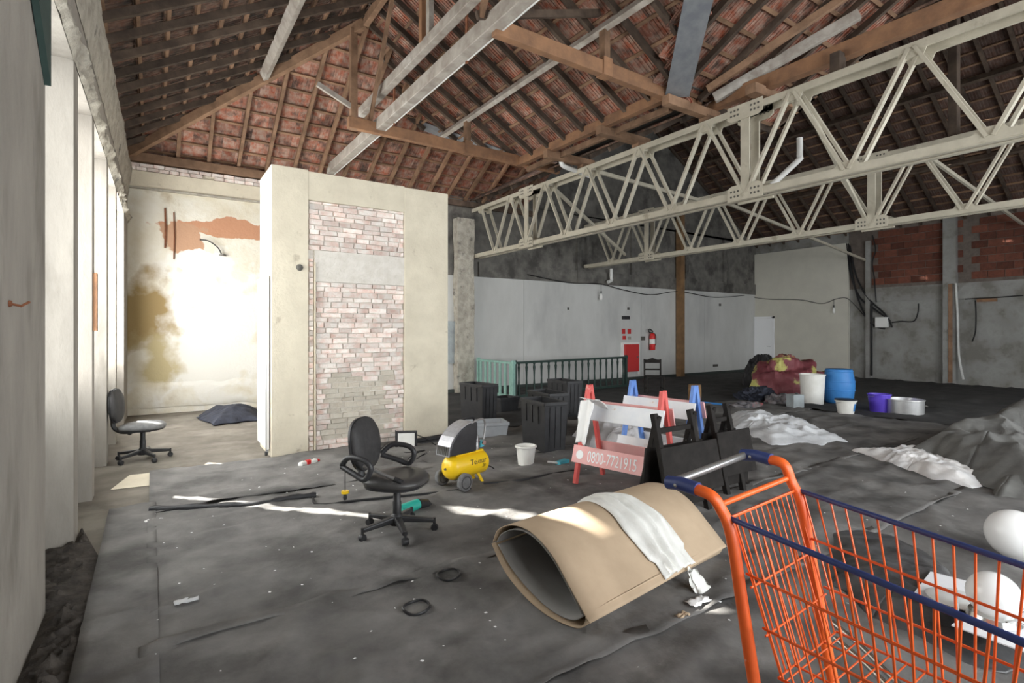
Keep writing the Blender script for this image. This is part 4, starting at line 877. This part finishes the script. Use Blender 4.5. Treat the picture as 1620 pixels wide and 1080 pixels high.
p0, p1 = PX(1284, 535, 16.5), PX(1281, 575, 16.5)
pl0 = FL(1280, 590); tag(MB().tube([(0, 0, 0), (.08, .1, 1.15)], .018, 8).build('stick', 'metal_grey', None, 50, loc=(pl0.x, pl0.y, .02)), 'thin grey stick standing behind the burgundy heap', 'stick')
q0, q1 = FL(1108, 636, .05), FL(1158, 641, .05); tag(MB().tube([(0, 0, 0), q1-q0], .022, 8).build('blue_pole', 'drum_blue', None, 50, loc=q0), 'blue pole lying on the floor behind the barricades', 'pole')
mound(FL(1180, 645).x, FL(1180, 645).y, .35, .15, .10, 'rag_mixed', 'small dark rags at the end of the blue pole', 'clothes_heap', 15.0, -.2, rough=.5)
lgp = FL(1099, 640); tag(MB().lathe([(0, 0), (.13, 0), (.14, .25), (.13, .42), (0, .43)], 16).build('log_stub', 'wood_post', None, 40, loc=(lgp.x, lgp.y, .02)), 'short brown round stump behind the blue barricade', 'stump')
# ---- old dining chair by the railing
dc = thing('dining_chair', 'dark old wooden chair standing near the timber post', 'chair', FL(1035, 623, .02), math.radians(-38))
for x in (-.2, .2):
    MB().beam((x, .2, 0), (x, .24, .86), .035, .035).build('rear_leg', 'black_wood', dc); MB().beam((x, -.2, 0), (x, -.2, .44), .035, .035).build('front_leg', 'black_wood', dc)
    MB().beam((x, -.2, .15), (x, .2, .15), .02, .025).build('stretcher', 'black_wood', dc)
MB().box(-.22, .22, -.22, .22, .43, .455).build('seat', 'black_wood', dc)
MB().prism([(-.22, .76), (-.22, .85), (-.12, .85), (0, .89), (.12, .85), (.22, .85), (.22, .76)], (0, .25, 0), (1, 0, 0), (0, 0, 1), .025).build('top_rail', 'black_wood', dc); MB().beam((-.2, .22, .6), (.2, .22, .6), .02, .04).build('back_rail', 'black_wood', dc)
# ---- railing
ra, rb, rc = FL(757, 621), FL(812, 632), FL(990, 612)
def railing(A, B, n, m, label, flat):
    t = thing('railing', label, 'railing', (A.x, A.y, .01)); d = B-A; d.z = 0; L = d.length; dn = d.normalized()
    MB().beam(Vector((0, 0, .84))-dn*.05, d+Vector((0, 0, .84))+dn*.05, .09, .05).build('top_rail', m, t, bevel=.006); MB().beam((0, 0, .05), d+Vector((0, 0, .05)), .09, .06).build('bottom_rail', m, t)
    pr = [(.030, .07), (.034, .14), (.020, .22), (.026, .30), (.018, .45), (.024, .62), (.034, .72), (.022, .77), (.032, .82)]
    me = (MB().box(-.05, .05, -.012, .012, .07, .83).mesh('baluster', m) if flat else MB().lathe(pr, 10).mesh('baluster', m, 50))
    for i in range(n):
        o = bpy.data.objects.new('baluster', me); col.objects.link(o); o.parent = t; o.location = d*((i+.5)/n); o.rotation_euler = (0, 0, math.atan2(d.y, d.x))
    for e in (Vector(), d): MB().beam(e, e+Vector((0, 0, .9)), .07, .07).build('newel', m, t)
    return t
railing(ra, rb, 7, 'rail_green', 'pale green slatted railing at the left end', True); railing(rb+Vector((.06, .02, 0)), rc, 17, 'rail_dark', 'dark green railing of turned balusters along the white wall', False)
one('timber_post', (15.2, 12.2, .0), (15.2, 12.2, 5.9), .22, .20, 'wood_post', 'tall brown timber post standing before the white wall', 'post')
# ---- fittings on the back wall
YW = 12.33
fx = PY(1031, 540, YW-.08); ex = thing('fire_extinguisher', 'red fire extinguisher hanging on the white wall', 'extinguisher', (fx.x, YW-.11, fx.z-.28))
MB().lathe([(0, 0), (.085, 0), (.095, .02), (.095, .46), (.07, .54), (.03, .57), (0, .57)], 20).build('cylinder', 'red_plastic', ex, 50); MB().lathe([(.097, .20), (.097, .36)], 20, cap=False).build('paper_label', 'white_paint', ex)
MB().lathe([(0, .57), (.03, .57), (.03, .64), (0, .64)], 10).build('valve', 'bolt_dark', ex, 40); MB().beam((0, 0, .64), (-.13, 0, .70), .03, .02).build('lever', 'plastic_black', ex)
MB().tube(spline([(0, -.02, .62), (-.17, -.02, .68), (-.20, -.02, .60), (.10, -.03, .52), (.11, -.05, .30), (.10, -.05, .15)], 6), .014, 8).build('hose', 'cable_black', ex, 60)
def wallbox(name, x0, y0, x1, y1, dep, m, label, cat, Y=YW):
    a, b_ = PY(x0, y1, Y), PY(x1, y0, Y); t = tag(MB().box(0, b_.x-a.x, -dep, .01, 0, b_.z-a.z).build(name, m, None, loc=(a.x, Y, a.z), bevel=.004), label, cat); return t
hc = thing('hose_cabinet', 'red hose cabinet with pale frame beside the railing end', 'cabinet', (PY(985, 545, YW).x, YW, PY(985, 588, YW).z))
a = PY(985, 588, YW); b_ = PY(1007, 544, YW); W_, H_ = b_.x-a.x, b_.z-a.z
MB().box(0, W_, -.12, 0, 0, H_).build('body', 'sign_red', hc, bevel=.006); MB().box(-.1, 0, -.06, 0, -.1, H_+.06).build('frame_stile', 'white_paint', hc); MB().box(W_, W_+.09, -.06, 0, -.1, H_+.06).build('frame_stile', 'white_paint', hc)
MB().box(0, W_, -.06, 0, H_, H_+.06).build('frame_head', 'white_paint', hc); MB().tube([(W_-.1, -.13, H_*.5), (W_-.1, -.15, H_*.55)], .02, 6).build('latch', 'metal_grey', hc)
wallbox('safety_sign', 984, 520, 989, 528, .012, 'sign_red', 'small red safety sign, upper left of the group', 'sign'); wallbox('safety_sign', 993, 520, 998, 528, .012, 'sign_red', 'small red safety sign, upper right of the group', 'sign')
wallbox('safety_sign', 985, 531, 990, 537, .012, 'sign_red', 'small dark red safety sign, lower left of the group', 'sign'); wallbox('safety_sign', 994, 532, 998, 537, .012, 'wood_grey', 'small faded safety sign, lower right of the group', 'sign')
wallbox('push_button', 1014, 532, 1019, 538, .05, 'bolt_dark', 'small dark switch box left of the extinguisher', 'switch')
wallbox('alarm_lamp', 984, 500, 993, 505, .10, 'plastic_black', 'small black lamp above the red signs', 'lamp'); wallbox('wall_socket', 1128, 576, 1135, 580, .03, 'bolt_dark', 'dark double socket low on white wall right of the post', 'socket')
for x, y, l in ((899, 488, 'left'), (994, 488, 'middle'), (1139, 482, 'right')): wallbox('wall_hole_plug', x-1.3, y-1.8, x+1.3, y+1.8, .02, 'bolt_dark', 'small black plug on the white wall, the %s one' % l, 'plug')
wallbox('meter_box', 707, 508, 720, 575, .06, 'can_grey', 'tall grey electrical box at the left end of white wall', 'electrical box'); wallbox('meter_box', 723, 508, 746, 540, .05, 'lining_white', 'pale electrical box beside the tall grey one', 'electrical box')
def bulb(P, label):
    t = thing('hanging_bulb', label, 'light bulb', P); MB().tube([(0, 0, 0), (0, 0, -.22)], .006, 5).build('cord', 'cable_black', t); MB().lathe([(.022, -.22), (.022, -.30)], 10).build('socket', 'plastic_black', t, 40)
    MB().lathe([(.02, -.30), (.045, -.38), (.045, -.44), (.02, -.50), (0, -.505)], 14).build('bulb', 'bulb_white', t, 50); return t
bulb(PY(951, 449, 12.2), 'white bulb hanging below the truss before white wall'); bulb(PX(1180, 466, 19.6), 'white bulb hanging at the corner above the door'); bulb(PX(1319, 473, 19.84), 'unlit bulb hanging before the beige drywall')
def P_(x, y): return PY(x, y, 12.24)
cable([P_(835, 434), P_(900, 447), P_(950, 449), P_(985, 458), P_(1030, 466), P_(1075, 461), P_(1130, 470), P_(1178, 467)], .012, 'long black cable sagging along the top of white wall')
def Q_(x, y, X=19.84): return PX(x, y, X)
cable([Q_(1181, 468), Q_(1215, 473), Q_(1265, 474), Q_(1300, 480), Q_(1322, 473), Q_(1338, 471), Q_(1350, 480), Q_(1368, 500)], .012, 'black cable sagging across the beige drywall')
for i, (pts, l) in enumerate((([(1340, 385), (1345, 430), (1360, 470), (1385, 490), (1405, 505), (1411, 518)], 'thick black cable curving from the truss to the fuse box, uppermost'), ([(1342, 385), (1349, 440), (1362, 485), (1378, 512), (1400, 520)], 'thick black cable curving below the fuse box'), ([(1344, 388), (1354, 435), (1372, 470), (1398, 495), (1408, 508)], 'thick black cable in the middle of the bundle by drywall'),
        ([(1380, 372), (1385, 395), (1380, 415), (1383, 440), (1386, 478)], 'black cable hanging down the brick wall left end'), ([(1411, 510), (1425, 508), (1445, 508), (1452, 495), (1453, 480)], 'black lead looping right from the fuse box'), ([(1543, 475), (1544, 500), (1543, 525), (1538, 540)], 'short black cable hanging right of the pilaster'))):
    cable([Q_(x, y, 19.90-.008*i) for x, y in pts], .028 if i < 3 else .018, l)
cable([Q_(1379, 480), Q_(1379, 540), Q_(1379, 594)], .03, 'straight black conduit running down beside the fuse box'); cable([Q_(1512, 448, 19.74), Q_(1515, 500, 19.74), Q_(1517, 560, 19.74), Q_(1524, 600, 19.74)], .03, 'pale pipe running down the pilaster', 'wall_pipe', 'pvc_white')
cable([Q_(1527, 473), Q_(1580, 470), Q_(1619, 467)], .015, 'thin conduit along the wall right of the pilaster')
a = Q_(1389, 515); fb_ = tag(MB().box(-.10, .02, -.18, .18, 0, .34).build('fuse_box', 'white_paint', None, loc=(19.90, Q_(1396, 515, 19.9).y, Q_(1396, 518, 19.9).z), bevel=.01), 'small white fuse box on the concrete wall', 'fuse box')
a = Q_(1560, 477); tag(MB().box(-.05, .02, -.22, .22, 0, .09).build('tube_light', 'wood_orange', None, loc=(19.93, a.y, a.z)), 'short orange-lit fitting on the wall right of pilaster', 'fitting')  # box in the plain orange wood colour
# ---- fittings at the left
w0 = PY(273, 330, 12.35)
for x, y0, y1, l in ((261, 329, 392, 'longer rusty rod fixed to the peeling wall'), (275, 336, 410, 'thinner rusty rod beside the longer one')):
    a, b_ = PY(x, y0, 12.37), PY(x, y1, 12.37); tag(MB().tube([(0, 0, 0), (.01, -.01, (b_-a).z/2), (0, 0, (b_-a).z)], .018 if x < 270 else .012, 6).build('steel_rod', 'rust', None, loc=a), l, 'rod')
cable([PY(316, 379, 12.34), PY(330, 381, 12.3), PY(345, 392, 12.32), PY(351, 404, 12.36)], .012, 'short black cable sticking out of the peeling wall')
a = PY(352, 405, 12.39); tag(MB().lathe([(0, 0), (.07, 0), (.06, .03), (0, .03)], 12).build('junction_cap', 'concrete_grey', None, 40, loc=(a.x, 12.37, a.z)), 'small round junction at the end of the wall cable', 'junction')
tag(MB().box(0, .03, -.07, .07, 0, .55).build('wall_board', 'wood_orange', None, loc=(wx(6.5)+.001, 6.5, 1.6)), 'narrow brown board fixed to a pier of left wall', 'board')
hk = thing('wall_hook', 'rusty bent hook in the near part of left wall', 'hook', (wx(3.2), PX(14, 480, wx(3.2)).y, PX(14, 480, wx(3.2)).z)); MB().tube([(0, 0, 0), (.04, .0, -.01), (.06, .04, .01)], .006, 6).build('bent_nail', 'rust', hk); MB().lathe([(0, 0), (.015, 0), (.012, .01)], 8, (0, 0, 0), (1, 0, 0)).build('plug', 'rust', hk)
cb = PX(113, 50, -.5)
a = PY(474, 423, 7.3); tag(MB().lathe([(0, 0), (.045, 0), (.03, .04), (.01, .05)], 9, (0, 0, 0), (0, -1, 0)).build('pipe_stub', 'bolt_dark', None, 40, loc=(a.x, 7.3, a.z)), 'dark broken pipe stub in the left pier of the shaft', 'pipe stub')
# ---- cardboard roll with a plastic bag
ro = thing('cardboard_roll', 'large roll of brown cardboard lying on the floor', 'cardboard roll', (1.84, 2.06, .026), math.atan2(.20, 1.5))
sec = spline([(0, .13), (.03, .045), (.13, .005), (.30, .0), (.48, .05), (.64, .15), (.755, .28)] if False else [Vector((0, .13, 0)), Vector((.025, .05, 0)), Vector((.11, .008, 0)), (.29, .0, 0), (.46, .045, 0), (.63, .14, 0), (.755, .275, 0)], 6)
top = spline([(.755, .275, 0), (.71, .355, 0), (.58, .415, 0), (.42, .42, 0), (.25, .355, 0), (.10, .225, 0), (-.03, .10, 0)], 6)
LEN = 1.42
def strip(pts2, name, m, x0=0.0, x1=LEN, off=0.0, wav=.0):
    n = len(pts2)-1
    return MB().grid(lambda u, v: (x0+(x1-x0)*u+.01*math.sin(v*5), pts2[min(n, int(round(v*n)))].x, pts2[min(n, int(round(v*n)))].y+off+.008*math.sin(u*3+v*4)), 14, n).build(name, m, ro, 60, solid=.006)
strip(sec, 'lower_wrap', 'cardboard', off=.0); strip(top, 'outer_wrap', 'cardboard', off=.006)
inn = spline([(.72, .27, 0), (.60, .155, 0), (.44, .075, 0), (.28, .035, 0), (.12, .05, 0), (.03, .12, 0), (.06, .17, 0)], 6); strip(inn, 'inner_sheet', 'cardboard_in', .015, LEN-.02)
inn2 = spline([(.735, .285, 0), (.69, .345, 0), (.57, .40, 0), (.42, .405, 0), (.26, .34, 0), (.12, .22, 0), (.03, .13, 0)], 6); strip(inn2, 'inner_lining', 'cardboard_in', .012, LEN-.02, -.006)
bg_ = thing('plastic_bag', 'crumpled white plastic bag draped over the cardboard roll', 'plastic bag', ro.location.copy(), ro.rotation_euler.z)
tl = top[6:]; nb = len(tl)-1
def bagf(u, v):
    p = tl[min(nb, int(v*nb))]; q = tl[min(nb, int(v*nb)+1)]; f_ = v*nb-int(v*nb); c_ = p*(1-f_)+q*f_; wd = .07+.13*min(1, v*1.6)-(.03 if v > .85 else 0)
    x = .78+.06*v+(u-.5)*2*wd+.03*nz3(v*4, u*2, 2); n_ = .022+.02*(nz3(u*7, v*5, 1)+.6)+.014*math.sin(u*22+v*4)
    e = 1-abs(2*u-1)**4
    return (x, c_.x-n_*.55*e, c_.y+.012+n_*.8*e)
MB().grid(bagf, 30, 40).build('bag_body', 'plastic_film', bg_, 50, solid=.002)
def knot(u, v): a = 2*PI*u; r_ = (.045+.05*v)*(1+.5*nz3(math.cos(a)*2, math.sin(a)*2, v*3)); return (.90+r_*math.cos(a)*.8+.05*v, -.06-.05*v+r_*math.sin(a)*.35, .11-.12*v+.03*nz3(u*6, v*3, 4))
MB().grid(knot, 20, 10).build('bag_knot', 'plastic_film', bg_, 50)
# ---- things on the floor right of the cart
def flat(name, pxs, z, th, m, label, cat):
    P = [FL(x, y, z) for x, y in pxs]; c = sum(P, Vector())/len(P); return tag(MB().prism([(p.x-c.x, p.y-c.y) for p in P], (0, 0, 0), (1, 0, 0), (0, 1, 0), th).build(name, m, None, loc=(c.x, c.y, z)), label, cat)
flat('white_card', [(1442, 944), (1472, 905), (1548, 925), (1650, 960), (1650, 1000), (1560, 975)][::-1], .13, .006, 'white_board', 'white card lying on the floor behind the cart', 'card')
flat('white_card', [(1505, 990), (1530, 974), (1640, 1000), (1680, 1040), (1620, 1032)][::-1], .15, .006, 'white_board', 'folded white card propped in front of the glass lamp', 'card')
crumple('black_sheet', [(1312, 850), (1350, 838), (1400, 845), (1450, 870), (1500, 905), (1560, 960), (1640, 1010), (1700, 1080), (1600, 1078), (1480, 1040), (1380, 985), (1320, 930)], .12, 'tarp_soot', 'glossy black plastic sheet crumpled on the floor behind cart', 'plastic sheet', 4.4, 60, 3.4)
g1 = FL(1605, 887); gb = thing('globe_lamp', 'big white globe lampshade on the floor at the right edge', 'lampshade', (g1.x, g1.y, .02))
MB().lathe([(.07, 0)]+[(.165*math.sin(a), .165-.165*math.cos(a)) for a in [.45+i*(PI-.45)/14 for i in range(15)]], 28, cap=False).build('globe', 'globe_white', gb, 60); MB().lathe([(.075, -.005), (.075, .02), (.05, .02)], 20, cap=False).build('collar', 'metal_grey', gb, 40)
g2 = FL(1572, 985, .14); gl = thing('glass_lamp', 'small white domed glass lamp lying on the white card', 'lamp', (g2.x, g2.y, .15))
MB().lathe([(.11*math.sin(a)+.002, .13-.11*math.cos(a)) for a in [.5+i*(PI-.5)/12 for i in range(13)]], 24, cap=False).build('dome', 'glass_lamp', gl, 60); MB().lathe([(.07, 0), (.11, .01), (.10, .04), (.06, .05)], 24).build('base_ring', 'chrome', gl, 40)
for s in (-1, 1): MB().tube([(s*.06, -.06, .04), (s*.09, -.11, .08), (s*.05, -.13, .05)], .006, 6).build('bracket', 'chrome', gl, 50)
MB().tube([(-.14, .10, .0), (-.14, .11, .16)], .005, 6).build('threaded_rod', 'chrome', gl)
pz = FL(1512, 950, .14); tag(MB().lathe([(0, 0), (.10, .0), (.13, .015), (.12, .02), (0, .012)], 24).build('lamp_dish', 'glass_lamp', None, 50, loc=(pz.x, pz.y, .138)), 'shallow glass dish lying on the white card', 'dish')
for pts, l in (([(1318, 985), (1360, 1020), (1425, 1085)], 'shiny metal tube on the floor seen through the cart, upper one'), ([(1322, 1010), (1370, 1050), (1405, 1085)], 'shiny metal tube on the floor seen through the cart, lower one')):
    P = [FL(x, y, .10) for x, y in pts]; tag(MB().tube([p-P[0] for p in P], .014, 10).build('metal_tube', 'chrome', None, 50, loc=P[0]), l, 'tube')
# ---- shopping cart
def cart():
    t = thing('shopping_cart', 'orange wire shopping cart with blue rails and steel handle', 'shopping cart', (2.0, .75, .025)); O = Vector((2.0, .75, .025))
    RL, RR, FLf, FR = Vector((1.755, 1.19, .915)), Vector((2.31, 1.24, .915)), Vector((1.61, .28, .90)), Vector((2.10, .26, .90))
    BRL, BRR, BFL, BFR = Vector((1.80, 1.03, .40)), Vector((2.27, 1.06, .40)), Vector((1.66, .36, .50)), Vector((2.06, .34, .50))
    def T(pts, r, name, m, n=8, flat=1.0): return MB().tube([Vector(p)-O for p in pts], r, n, flat=flat).build(name, m, t, 60)
    for top, s in ((Vector((1.715, 1.40, 1.00)), -1), (Vector((2.275, 1.44, 1.03)), 1)):
        bx = 1.745 if s < 0 else 2.30; by = 1.20 if s < 0 else 1.24
        pts = spline([top+Vector((0, -.09, .0)), top+Vector((.004, -.16, -.01)), Vector((bx-.004, by+.015, .945)), Vector((bx, by-.025, .86)), Vector((bx+.0, by-.07, .62)), Vector((bx-.004, by-.14, .25)), Vector((bx-.01, by-.17, .14))], 6)
        p_ = MB(); p_.tube([q-O for q in pts], .021, 10, flat=1.25); p_.build('side_post', 'cart_orange', t, 60)
        T([top+Vector((0, .035, -.005)), top+Vector((0, -.03, .004)), top+Vector((0, -.105, .0))], .027, 'handle_grip', 'cart_blue', 12)
        MB().lathe([(0, 0), (.008, 0), (.007, .004), (0, .005)], 10, top+Vector((-.026 if s < 0 else -.026, -.02, 0))-O, (-1, 0, 0)).build('rivet', 'chrome', t, 40)
        # base rail and castors
        T(spline([Vector((bx-.01, by-.17, .14)), Vector((bx-.03, by-.25, .12)), Vector((bx-.07*(s+2), .45, .13)), Vector((bx-.08*(s+2), .30, .13))], 5), .016, 'base_rail', 'cart_orange')
        for yy in (by-.15, .34):
            cx_ = bx-.01 if yy > .6 else bx-.08*(s+2)
            MB().lathe([(0, -.014), (.05, -.014), (.058, -.006), (.058, .006), (.05, .014), (0, .014)], 18, Vector((cx_, yy, .058+.0))-O+Vector((0, 0, .0)), (1, 0, 0)).build('castor', 'rubber_grey', t, 40)
            MB().beam(Vector((cx_, yy, .06))-O, Vector((cx_, yy, .14))-O, .04, .03).build('castor_fork', 'metal_grey', t)
    hl, hr = Vector((1.715, 1.415, 1.0)), Vector((2.275, 1.455, 1.03)); T([hl, hr], .016, 'handle_bar', 'metal_grey', 12)
    T([Vector((1.745, 1.225, .955)), Vector((2.30, 1.265, .965))], .011, 'upper_crossbar', 'cart_orange')
    T([RL, RR], .006, 'back_top_wire', 'cart_orange', 6); T([RL+Vector((0, 0, 0)), FLf], .0105, 'top_rail', 'cart_blue'); T([RR, FR], .0105, 'top_rail', 'cart_blue'); T([FLf, FR], .0105, 'front_rail', 'cart_blue')
    def panel(A, B, C, D, n, rows, nm, r=.0032):
        # A-B top edge, C-D bottom edge
        for i in range(n):
            u = (i+.5)/n; T([A.lerp(B, u), C.lerp(D, u)], r, nm, 'cart_orange', 6)
        for v in rows: T([A.lerp(C, v), B.lerp(D, v)], r*1.25, nm+'_band', 'cart_orange', 6)
    panel(RL, FLf, BRL, BFL, 16, (.36, .70, 1.0), 'side_wire', .004); panel(RR, FR, BRR, BFR, 16, (.36, .70, 1.0), 'side_wire', .004)
    panel(RL, RR, BRL, BRR, 13, (.45, .75, 1.0), 'back_wire'); panel(FLf, FR, BFL, BFR, 11, (.5, 1.0), 'front_wire'); panel(BRL, BFL, BRR, BFR, 12, (.25, .5, .75), 'floor_wire')
    return t
cart()
